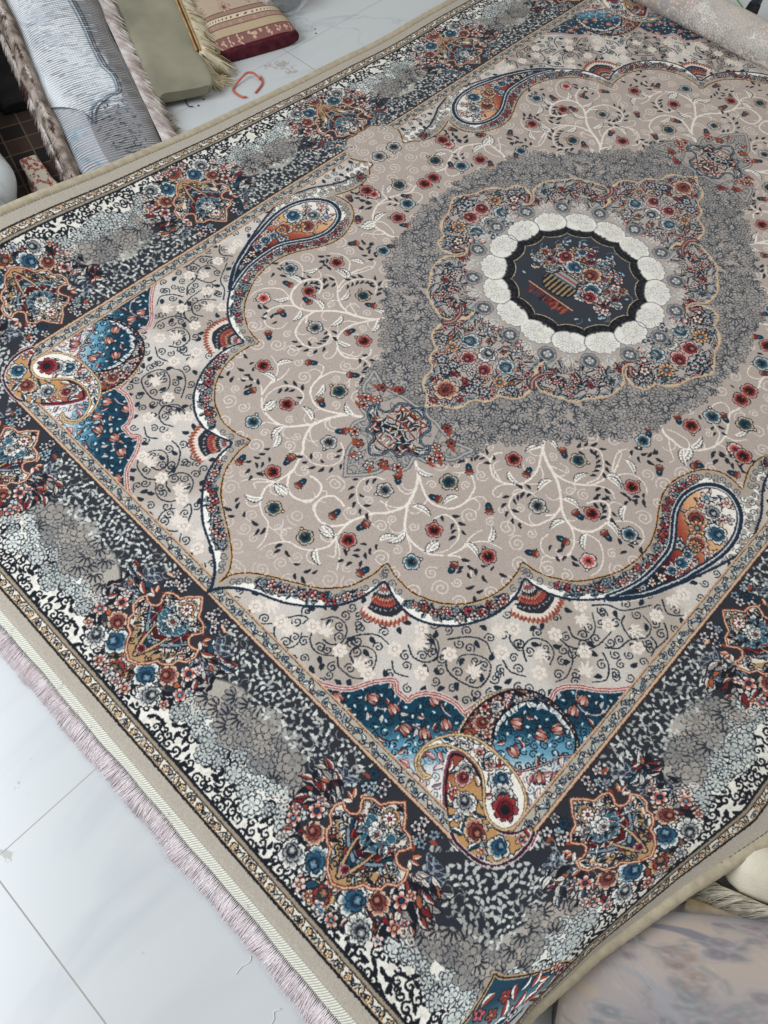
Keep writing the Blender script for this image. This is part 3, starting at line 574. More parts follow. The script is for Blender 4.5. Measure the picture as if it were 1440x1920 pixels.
    # white scallop wreath
    for k in range(-1,6):
        a=(k+.5)*math.pi/8; x,y=.146*math.sin(a),.146*math.cos(a)
        b=k*math.pi/8; x2,y2=.178*math.sin(b),.178*math.cos(b)
        cv.stamp(x2,y2,.0165,math.pi/2-b,rose(C(66,72,82),C(150,148,146),C(190,186,180),n=4,rings=2,ink=C(80,84,90),shape=.12),ext=1.1)
        cv.stamp(x2,y2,.0085,-b,daisy(C(196,192,186),C(196,192,186),C(190,186,180),n=4,ink=C(80,84,90)))
    for k in range(-1,6):
        a=(k+.5)*math.pi/8; x,y=.1415*math.sin(a),.1415*math.cos(a)
        cv.stamp(.178*math.sin(a),.178*math.cos(a),.013,math.pi/2-a,palm(C(196,190,184),C(110,112,116),w=.9,n=4),ext=1.5)
        cv.stamp(x,y,.0315,-a,lambda u,v,px:(mix(np.zeros(u.shape+(3,),np.float32)+C(120,122,126),C(228,224,216),np.clip((.955-np.hypot(u/1.02,v/(.78+.05*np.cos(12*np.arctan2(v,u)))))/px*.8,0,1)),np.clip((1-np.hypot(u/1.02,v/(.78+.05*np.cos(12*np.arctan2(v,u)))))/px+.5,0,1)))
        for i in range(13):
            aa=-a+math.pi*(i+.5)/13; cv.stroke([(x+.004*math.cos(aa),y+.004*math.sin(aa)),(x+.024*math.cos(aa),y+.024*math.sin(aa))],.0008,.0008,C(150,148,144))
        for i in range(16):
            rr=rng.uniform(0,.020); aa=rng.uniform(0,6.28); cv.stamp(x+rr*math.cos(aa),y+rr*math.sin(aa),.0075,aa,linefl(C(226,222,214),C(160,158,152),n=5,rings=1,w=1.1))
    th=np.arctan2(Y,X); rr=np.hypot(X,Y); cell=np.abs(np.sin(th*8)); 
    Ro=.1190+.0110*(1-cell**.55)+.0*X; Ri=.1035+.0095*(1-cell**.55)
    Ro=Ro+np.where(np.minimum(np.abs(th),np.abs(th-math.pi/2))<.05,.0005,0)
    near=rr<.16
    o=(rr<Ro+.0022)&near; im=cv.im; im[o]=C(150,150,148); al=np.clip((Ro-rr)*RS+.5,0,1)*near; cv.im[:]=mix(cv.im,C(20,21,26),al)
    for x,y in poisson(0,.13,0,.13,.0075,3000,lambda x,y:.109<math.hypot(x,y)<.122,24): cv.stamp(x,y,.004,0,daisy(C(48,50,56),C(48,50,56),C(48,50,56),n=5,ink=C(20,21,26)),al=.9)
    al=np.clip((Ri-rr)*RS+.5,0,1)*near; cv.im[:]=mix(cv.im,C(196,176,140),np.clip((Ri+.0016-rr)*RS+.5,0,1)*near); cv.im[:]=mix(cv.im,C(50,54,62),al)
    # fix peninsula interior scrolls are done; now guard bands
    pen_mask=((X<.536)&(Y<.066)&(FM>.5))
    keep=cv.im.copy()
    def bandfill(a,b,col):
        for ax in (0,1):
            pass
    TT=T
    g=(TT>-.0195)&(TT<.0015)&~pen_mask; cv.im[g]=C(176,168,156)
    penblk=lambda x,y: x>.45 and y<.058
    for ax in (0,1):
        Lm=(IX,IY)[ax]; 
        for i in range(int(((IY if ax else IX))/.0115)+1) if False else range(int(((IX if ax else IY)-.012)/.0112)):
            s_=.006+i*.0112; x,y=(s_,IY-.0095) if ax else (IX-.0095,s_)
            if penblk(x,y): continue
            cv.stamp(x,y,.0062,i*1.9,leaf([C(206,206,200),STEEL,C(196,170,140)][i%3],WHITE,INK,wd=.5,ow=.16),ext=1.3)
            cv.stamp(x+(.004 if ax else (.003 if i%2 else -.003)),y+((.003 if i%2 else -.003) if ax else .004),.0048,i*2.3,spiral(NAVY,w=.34,turns=1.3),flip=1 if i%2 else -1)
            if i%3==0: cv.stamp(x,y,.0034,0,daisy(TEAL,STEEL,PINK,n=4,outl=.2))
    def line(off,w,col):
        P=[(0,IY+off),(IX+off,IY+off),(IX+off,.058 if off<.03 else 0)]; cv.stroke(P,w,w,col)
    line(-.0195,.0030,C(196,160,130)); line(-.0180,.0010,C(90,60,44)); line(0,.0034,C(204,166,134)); line(.0032,.0022,C(52,40,42)); line(-.0024,.0010,C(70,60,60))
    # the guard stops at the paisley body, which spills over its corner
    cz=(T>-.0225)&(T<.03)&((X+Y)>IX+IY-.045); cv.im[cz]=mix(CHAR,CHAR,np.zeros(1))[0]
    SP=RM>.5; cv.im[SP]=keep[SP]; cv.stroke(rb,.0062,.0062,C(200,190,186),closed=True,clip=((X+Y)>IX+IY-.075).astype(np.float32)); cv.stroke(rb,.0036,.0036,C(60,30,44),closed=True,clip=((X+Y)>IX+IY-.075).astype(np.float32))
    for x,y in poisson(.46,IX+.03,.78,IY+.03,.0065,900,lambda x,y:(x+y)>IX+IY-.03 and RM[int(y*RS),int(x*RS)]<.5,41): leaflet(cv,x,y,.0044,rng.uniform(0,6),C(186,188,184),wd=.5,clip=(RM<.3).astype(np.float32))
    # ribbon tip runs over the guard to the middle of the short side
    tp=BM*(Y>.775)*(X<.04); cv.im[:]=mix(cv.im,keep,tp); cv.stroke(o1[:10],.0042,.0042,NAVY)
    # outer guard
    O1=OW; TO=np.maximum(X-IX,Y-IY)
    cv.im[TO>O1]=C(222,214,200); cv.im[(TO>O1)&(TO<O1+.0062)]=C(150,136,118)
    for ax in (0,1):
        n=int(((IX+OW+.016) if ax else (IY+OW+.016))/.0105)
        for i in range(n):
            s_=.005+i*.0105; x,y=(s_,IY+OW+.0128) if ax else (IX+OW+.0128,s_)
            cv.stamp(x,y,.0062,(i*2.1)+ax,leaf([C(220,176,126),C(150,160,150),C(206,200,188)][i%3],C(226,210,190),INK,wd=.52,ow=.2),ext=1.3)
            cv.stamp(x+(.003 if i%2 else -.003),y,.0042,i*1.3,spiral(INK,w=.3,turns=1.2),flip=1 if i%2 else -1)
            if i%3==1: cv.stamp(x,y,.0046,0,daisy(C(226,170,110),C(232,200,160),WHITE,n=5,outl=.25))
    cv.im[(TO>O1+.0190)]=C(174,164,152)
    def line2(off,w,col): cv.stroke([(0,IY+off),(IX+off,IY+off),(IX+off,0)],w,w,col)
    line2(O1,.0034,INK); line2(O1+.0065,.0016,C(60,50,44)); line2(O1+.0192,.0030,INK); line2(O1+.0172,.0012,GOLD)
    return cv.im, dict(FM=FM)
def full_image(D):
    Q,_=draw(D)
    top=np.concatenate([Q[:, ::-1],Q],1); F=np.concatenate([top[::-1],top],0)   # rows from y=-QY to +QY, columns from x=-QX
    H,W=F.shape[:2]
    cv=Canvas(W,H,-W/2/RS,-H/2/RS); cv.im=F
    # vase and bouquet in the middle: not mirrored. local frame: up = +y (towards the far end)
    A=lambda pts:np.array(pts,float)
    g=np.random.default_rng(5)
    for i in range(46):
        a=g.uniform(0,6.28); r=g.uniform(.075,.094); x,y=r*math.cos(a),r*math.sin(a)
        if y<-.03 and abs(x)<.05: continue
        leaflet(cv,x,y,.0042,g.uniform(0,6),C(160,184,198),wd=.4)
        if i%3==0: cv.stroke(arc(x,y,.010,a,a+1.8),.0011,.0007,C(120,146,162))
    for i in range(150):
        a=g.uniform(-.35,3.5); r=g.uniform(.0,.080)*1.0; x,y=r*math.cos(a)*1.0,-.002+r*math.sin(a)*.86
        cc=[C(186,182,176),INK,C(120,50,44),C(60,100,120),C(214,150,110)][g.integers(5)]; cv.stamp(x,y,.0090*g.uniform(.7,1.2),a+g.uniform(-.8,.8),leaf(cc,C(206,196,188),INK,wd=.4,ow=.12),ext=1.3)
    for k,x,y,r in (('r',-.047,.030,.019),('b',-.022,.022,.019),('p',.012,.030,.021),('b',.036,.002,.019),('r',.043,-.012,.018),('g',-.048,.010,.015),('g',.010,.058,.017),('o',-.040,.054,.013),('o',.050,.022,.013),('p',-.012,.048,.014),('g',.060,.0,.014),('s',.062,.034,.011),('s',.035,.058,.012),('s',-.066,.036,.009),('s',.074,.012,.009),('r',.02,.074,.010),('s',-.02,.074,.010),('s',.070,-.026,.010),('g',.03,-.022,.014),('o',.038,.038,.011),('R',-.070,.010,.008)): flower(cv,k,x,y,r)
    for i in range(80):
        a=g.uniform(-.5,3.6); r=.088*math.sqrt(g.uniform(.08,1)); x,y=r*math.cos(a),.002+r*math.sin(a)*.90
        if math.hypot(x,y)>.088: continue
        flower(cv,['s','g','R','b','s','o','p','g'][i%8],x,y,g.uniform(.006,.0105))
        cv.stamp(x+g.uniform(-.008,.008),y+g.uniform(-.008,.008),.008,g.uniform(0,6),leaf([C(170,166,160),INK,C(50,80,96)][i%3],C(196,190,184),INK,wd=.36,ow=.13),ext=1.3)
    for k,x,y,r in (('r',-.044,.030,.017),('b',-.020,.022,.017),('p',.014,.030,.019),('b',.036,.002,.017),('r',.043,-.014,.016)): flower(cv,k,x,y,r)
    body=cr([(-.050,-.016),(-.050,-.034),(-.036,-.050),(-.014,-.054),(.008,-.050),(.022,-.034),(.022,-.016),(.010,-.012),(-.038,-.012)],4,True)
    body=(body-[0,-.034])*.86+[.0,-.036]
    w,m=cv.mask(body); X,Y=cv.grid(w); t=((X+.008)/.0062); st=np.where((np.sin(t*4.6*(1-.0*Y))>-.1)[...,None],INK,C(150,124,92)); st=mix(st,C(120,160,176),sm(-.022,-.016,Y)); cv.comp(w,st,m); cv.stroke(body,.002,.002,INK,closed=True)
    neck=A([(-.036,-.017),(-.031,-.004),(-.036,.000),(.014,.000),(.009,-.004),(.014,-.017)]); cv.fill(neck,lambda X,Y:np.where((np.abs(Y+.009)<.002)[...,None],C(150,70,62),C(150,148,146))); cv.stroke(neck,.0018,.0018,INK,closed=True)
    for s in (-1,1): cv.stamp(-.011+s*.026,.000,.0045,0,spiral(INK,w=.4,turns=1.3))
    base=A([(-.056,-.058),(.042,-.058),(.042,-.0625),(-.056,-.0625)]); cv.fill(base,C(186,140,112)); cv.stroke(base,.001,.001,INK,closed=True)
    sk=A([(-.050,-.064),(.036,-.064),(.030,-.078),(.010,-.080),(-.04,-.078)]); cv.fill(sk,C(120,50,44))
    for i in range(26): leaflet(cv,g.uniform(-.046,.033),g.uniform(-.079,-.065),.006,1.57+g.uniform(-.5,.5),[C(150,84,66),C(40,20,24),C(96,36,36)][i%3])
    for i in range(10): cv.stroke([(-.045+i*.004,-.066),(-.035+i*.003,-.090)],.002,.0008,C(34,56,76))
    F=cv.im
    g=np.random.default_rng(11)
    def blk(k,amp):
        a=g.standard_normal((H//k+2,W//k+2)).astype(np.float32); a=np.repeat(np.repeat(a,k,0),k,1)[:H,:W]; return a*amp
    dx=blk(2,.55)+blk(5,.25); dy=blk(2,.5)+blk(5,.25)
    iy,ix=np.indices((H,W),dtype=np.int32); F=F[np.clip(iy+np.rint(dy).astype(np.int32),0,H-1),np.clip(ix+np.rint(dx).astype(np.int32),0,W-1)]
    F=.8*F+.1*np.roll(F,1,0)+.1*np.roll(F,1,1)
    # pile: tone varies at random, thread by thread
    n=g.standard_normal((H,W)).astype(np.float32); n=(n+np.roll(n,1,0)+np.roll(n,1,1)*.5)*.5
    F*= (1+.05*n)[...,None]
    return np.clip(F,0,1)

# ------------------------------------------------------------------ helpers
def mat(name, col=(.5,.5,.5), rough=.8, spec=.3, **k):
    m=bpy.data.materials.new(name); m.use_nodes=True; b=m.node_tree.nodes['Principled BSDF']
    b.inputs['Base Color'].default_value=(*col,1); b.inputs['Roughness'].default_value=rough; b.inputs['Specular IOR Level'].default_value=spec
    for kk,v in k.items(): b.inputs[kk.replace('_',' ')].default_value=v
    return m
def lin(*c): return tuple(((v/255+.055)/1.055)**2.4 if v/255>.04045 else v/255/12.92 for v in c)
def nodes(m): return m.node_tree.nodes, m.node_tree.links, m.node_tree.nodes['Principled BSDF']
def noisy(m, c1, c2, scale=30, detail=6, bump=.0, bscale=400, lo=.35, hi=.65, stretch=None):
    N,L,b=nodes(m); tc=N.new('ShaderNodeTexCoord'); nz=N.new('ShaderNodeTexNoise'); nz.inputs['Scale'].default_value=scale; nz.inputs['Detail'].default_value=detail
    src=tc.outputs['Object']
    if stretch:
        mp=N.new('ShaderNodeMapping'); mp.inputs['Scale'].default_value=stretch; L.new(src,mp.inputs[0]); src=mp.outputs[0]
    L.new(src,nz.inputs['Vector']); r=N.new('ShaderNodeValToRGB'); r.color_ramp.elements[0].position=lo; r.color_ramp.elements[1].position=hi
    r.color_ramp.elements[0].color=(*c1,1); r.color_ramp.elements[1].color=(*c2,1); L.new(nz.outputs[0],r.inputs[0]); L.new(r.outputs[0],b.inputs['Base Color'])
    if bump:
        n2=N.new('ShaderNodeTexNoise'); n2.inputs['Scale'].default_value=bscale; L.new(src,n2.inputs['Vector']); bp=N.new('ShaderNodeBump'); bp.inputs['Strength'].default_value=bump; bp.inputs['Distance'].default_value=.002
        L.new(n2.outputs[0],bp.inputs['Height']); L.new(bp.outputs[0],b.inputs['Normal'])
    return m
def mesh_obj(name, V, F, m, parent=None, uv=None, smooth=True, mats=None, midx=None):
    me=bpy.data.meshes.new(name); me.from_pydata([tuple(map(float,v)) for v in V],[],[tuple(map(int,f)) for f in F])
    for mm in (mats or [m]): me.materials.append(mm)
    if midx is not None: me.polygons.foreach_set('material_index',np.asarray(midx,dtype=np.int32))
    if uv is not None:
        ul=me.uv_layers.new(name='UVMap'); li=np.empty(len(me.loops),dtype=np.int32); me.loops.foreach_get('vertex_index',li)
        ul.data.foreach_set('uv',np.asarray(uv,dtype=np.float32)[li].ravel())
    me.polygons.foreach_set('use_smooth',[smooth]*len(me.polygons)); me.update()
    o=bpy.data.objects.new(name,me); scene.collection.objects.link(o)
    if parent: o.parent=parent; o.matrix_parent_inverse=Matrix.Translation(parent.location).inverted()
    return o
def thing(name,label,cat,loc=(0,0,0),group=None):
    o=bpy.data.objects.new(name,None); scene.collection.objects.link(o); o.location=loc; o['label']=label; o['category']=cat; o.empty_display_size=.1
    if group: o['group']=group
    return o
def tag(o,label,cat,group=None):
    o['label']=label; o['category']=cat
    if group: o['group']=group
    return o
def img_tex(name, A):
    h,w=A.shape[:2]; im=bpy.data.images.new(name,w,h,alpha=False); buf=np.ones((h,w,4),np.float32); buf[...,:3]=A; im.pixels.foreach_set(buf.ravel()); im.update(); im.pack(); return im
def img_mat(name, im, rough=.9, bump=.25, bscale=700, pale=None, spec=.15, bfromimg=0., sheen=0.):
    m=mat(name,rough=rough,spec=spec); N,L,b=nodes(m); t=N.new('ShaderNodeTexImage'); t.image=im; t.interpolation='Cubic'; t.extension='EXTEND'
    out=t.outputs[0]
    if pale:
        mx=N.new('ShaderNodeMix'); mx.data_type='RGBA'; mx.inputs[0].default_value=pale[0]; mx.inputs[7].default_value=(*pale[1],1); L.new(out,mx.inputs[6]); out=mx.outputs[2]
    L.new(out,b.inputs['Base Color'])
    if sheen: b.inputs['Sheen Weight'].default_value=sheen; b.inputs['Sheen Roughness'].default_value=.5
    tc=N.new('ShaderNodeTexCoord'); nz=N.new('ShaderNodeTexNoise'); nz.inputs['Scale'].default_value=bscale; nz.inputs['Detail'].default_value=3; L.new(tc.outputs['Object'],nz.inputs['Vector'])
    bp=N.new('ShaderNodeBump'); bp.inputs['Strength'].default_value=bump; bp.inputs['Distance'].default_value=.0015; L.new(nz.outputs[0],bp.inputs['Height'])
    if bfromimg:
        b2=N.new('ShaderNodeBump'); b2.inputs['Strength'].default_value=bfromimg; b2.inputs['Distance'].default_value=.001; L.new(t.outputs[0],b2.inputs['Height']); L.new(bp.outputs[0],b2.inputs['Normal']); bp=b2
    L.new(bp.outputs[0],b.inputs['Normal']); return m
def tubes(paths, rad, sides=4):
    """many tubes in one go; paths: list of (n,3) arrays, rad: radius or list -> V,F"""
    V=[];F=[];o=0
    for i,P in enumerate(paths):
        P=np.asarray(P,float); n=len(P); T=np.gradient(P,axis=0); T/=np.linalg.norm(T,axis=1)[:,None]+1e-9
        ref=np.array([0,0,1.]) if abs(T[0][2])<.9 else np.array([1.,0,0]); A=np.cross(T,ref); A/=np.linalg.norm(A,axis=1)[:,None]+1e-9; B=np.cross(T,A)
        r=rad[i] if hasattr(rad,'__len__') else rad; r=np.broadcast_to(r,(n,))
        for k in range(sides):
            a=2*math.pi*k/sides; 
        ang=np.arange(sides)*2*math.pi/sides
        ring=P[:,None]+r[:,None,None]*(np.cos(ang)[None,:,None]*A[:,None]+np.sin(ang)[None,:,None]*B[:,None]); V.append(ring.reshape(-1,3))
        for j in range(n-1):
            for k in range(sides): a=o+j*sides+k; b=o+j*sides+(k+1)%sides; F.append((a,b,b+sides,a+sides))
        F.append(tuple(o+k for k in range(sides))[::-1]); F.append(tuple(o+(n-1)*sides+k for k in range(sides)))
        o+=n*sides
    return np.vstack(V),F
# ------------------------------------------------------------------ floor: large glossy tiles in line with the rug
fm=mat('marble_tile',rough=.22,spec=.5); N,L,b=nodes(fm)
tc=N.new('ShaderNodeTexCoord'); sx=N.new('ShaderNodeSeparateXYZ'); L.new(tc.outputs['Object'],sx.inputs[0])
def M_(op,a,b_=None,c_=None):
    n=N.new('ShaderNodeMath'); n.operation=op
    for i,v in enumerate((a,b_,c_)):
        if v is None: continue
        if isinstance(v,(int,float)): n.inputs[i].default_value=v
        else: L.new(v,n.inputs[i])
    return n.outputs[0]
def gline(src,off,pitch,w):
    t=M_('SUBTRACT',src,off-pitch*20); t=M_('DIVIDE',t,pitch); t=M_('FRACT',t); t=M_('SUBTRACT',t,.5); t=M_('ABSOLUTE',t); t=M_('SUBTRACT',.5,t); t=M_('MULTIPLY',t,pitch); return M_('LESS_THAN',t,w)
g=M_('MAXIMUM',gline(sx.outputs[0],.113,.656,.0008),gline(sx.outputs[1],-1.769,.631,.0012))
def vein(scale,w,rot,seed,warp=.9):
    mp=N.new('ShaderNodeMapping'); mp.inputs['Rotation'].default_value=(0,0,rot); mp.inputs['Scale'].default_value=(scale,scale*.42,1); mp.inputs['Location'].default_value=(seed,seed*.3,0); L.new(tc.outputs['Object'],mp.inputs[0])
    n=N.new('ShaderNodeTexNoise'); n.inputs['Scale'].default_value=1; n.inputs['Detail'].default_value=5; n.inputs['Roughness'].default_value=.55; n.inputs['Distortion'].default_value=warp; L.new(mp.outputs[0],n.inputs['Vector'])
    t=M_('SUBTRACT',n.outputs[0],.5); t=M_('ABSOLUTE',t); t=M_('DIVIDE',t,w); t=M_('SUBTRACT',1,t); n2=M_('MAXIMUM',t,0); return n2
v1=vein(1.7,.035,.9,3.1); v2=vein(2.6,.012,.5,8.7); nn=N.new('ShaderNodeTexNoise'); nn.inputs['Scale'].default_value=1.3; L.new(tc.outputs['Object'],nn.inputs['Vector'])
vv=M_('MULTIPLY',M_('MAXIMUM',M_('MULTIPLY',v1,.55),M_('MULTIPLY',v2,.8)),M_('MULTIPLY',M_('SUBTRACT',nn.outputs[0],.38),3.2)); vv=M_('MULTIPLY',M_('MAXIMUM',vv,0),.85)
def mixc(f,a,b_):
    n=N.new('ShaderNodeMix'); n.data_type='RGBA'
    if isinstance(f,(int,float)): n.inputs[0].default_value=f
    else: L.new(f,n.inputs[0])
    for i,v in ((6,a),(7,b_)):
        if isinstance(v,tuple): n.inputs[i].default_value=(*v,1)
        else: L.new(v,n.inputs[i])
    return n.outputs[2]
cl=mixc(nn.outputs[0],lin(190,193,195),lin(198,200,201)); c2=mixc(vv,cl,lin(164,168,175)); 
# scuffs of dry mud and dust specks
sp=N.new('ShaderNodeTexNoise'); sp.inputs['Scale'].default_value=26; sp.inputs['Detail'].default_value=8; sp.inputs['Roughness'].default_value=.75; L.new(tc.outputs['Object'],sp.inputs['Vector'])
def spot(x,y,rx,ry):
    a=M_('DIVIDE',M_('SUBTRACT',sx.outputs[0],x),rx); b_=M_('DIVIDE',M_('SUBTRACT',sx.outputs[1],y),ry); d=M_('SQRT',M_('ADD',M_('MULTIPLY',a,a),M_('MULTIPLY',b_,b_))); return M_('MAXIMUM',M_('SUBTRACT',1,d),0)
dd=M_('MAXIMUM',spot(.055,-1.66,.05,.022),spot(.125,-1.735,.04,.03)); dd=M_('MAXIMUM',dd,spot(-1.16,.06,.10,.07)); dd=M_('GREATER_THAN',M_('ADD',sp.outputs[0],M_('MULTIPLY',dd,.26)),.70)
ds=N.new('ShaderNodeTexVoronoi'); ds.inputs['Scale'].default_value=16; L.new(tc.outputs['Object'],ds.inputs['Vector']); dust=M_('LESS_THAN',ds.outputs['Distance'],.022)
c3=mixc(M_('MULTIPLY',dd,.55),c2,lin(138,126,112)); c4=mixc(M_('MULTIPLY',dust,.6),c3,lin(96,92,88)); c5=mixc(g,c4,lin(158,154,148)); L.new(c5,b.inputs['Base Color'])
rg=M_('ADD',.20,M_('MULTIPLY',sp.outputs[0],.10)); rg=M_('ADD',rg,M_('MULTIPLY',g,.5)); L.new(rg,b.inputs['Roughness'])
bp=N.new('ShaderNodeBump'); bp.inputs['Strength'].default_value=.6; bp.inputs['Distance'].default_value=.001; bp.invert=True; L.new(g,bp.inputs['Height']); L.new(bp.outputs[0],b.inputs['Normal'])
FZ=-.013
floor=mesh_obj('floor',[(-6,-6,FZ),(6,-6,FZ),(6,6,FZ),(-6,6,FZ)],[(0,1,2,3)],fm,smooth=False); floor['kind']='structure'
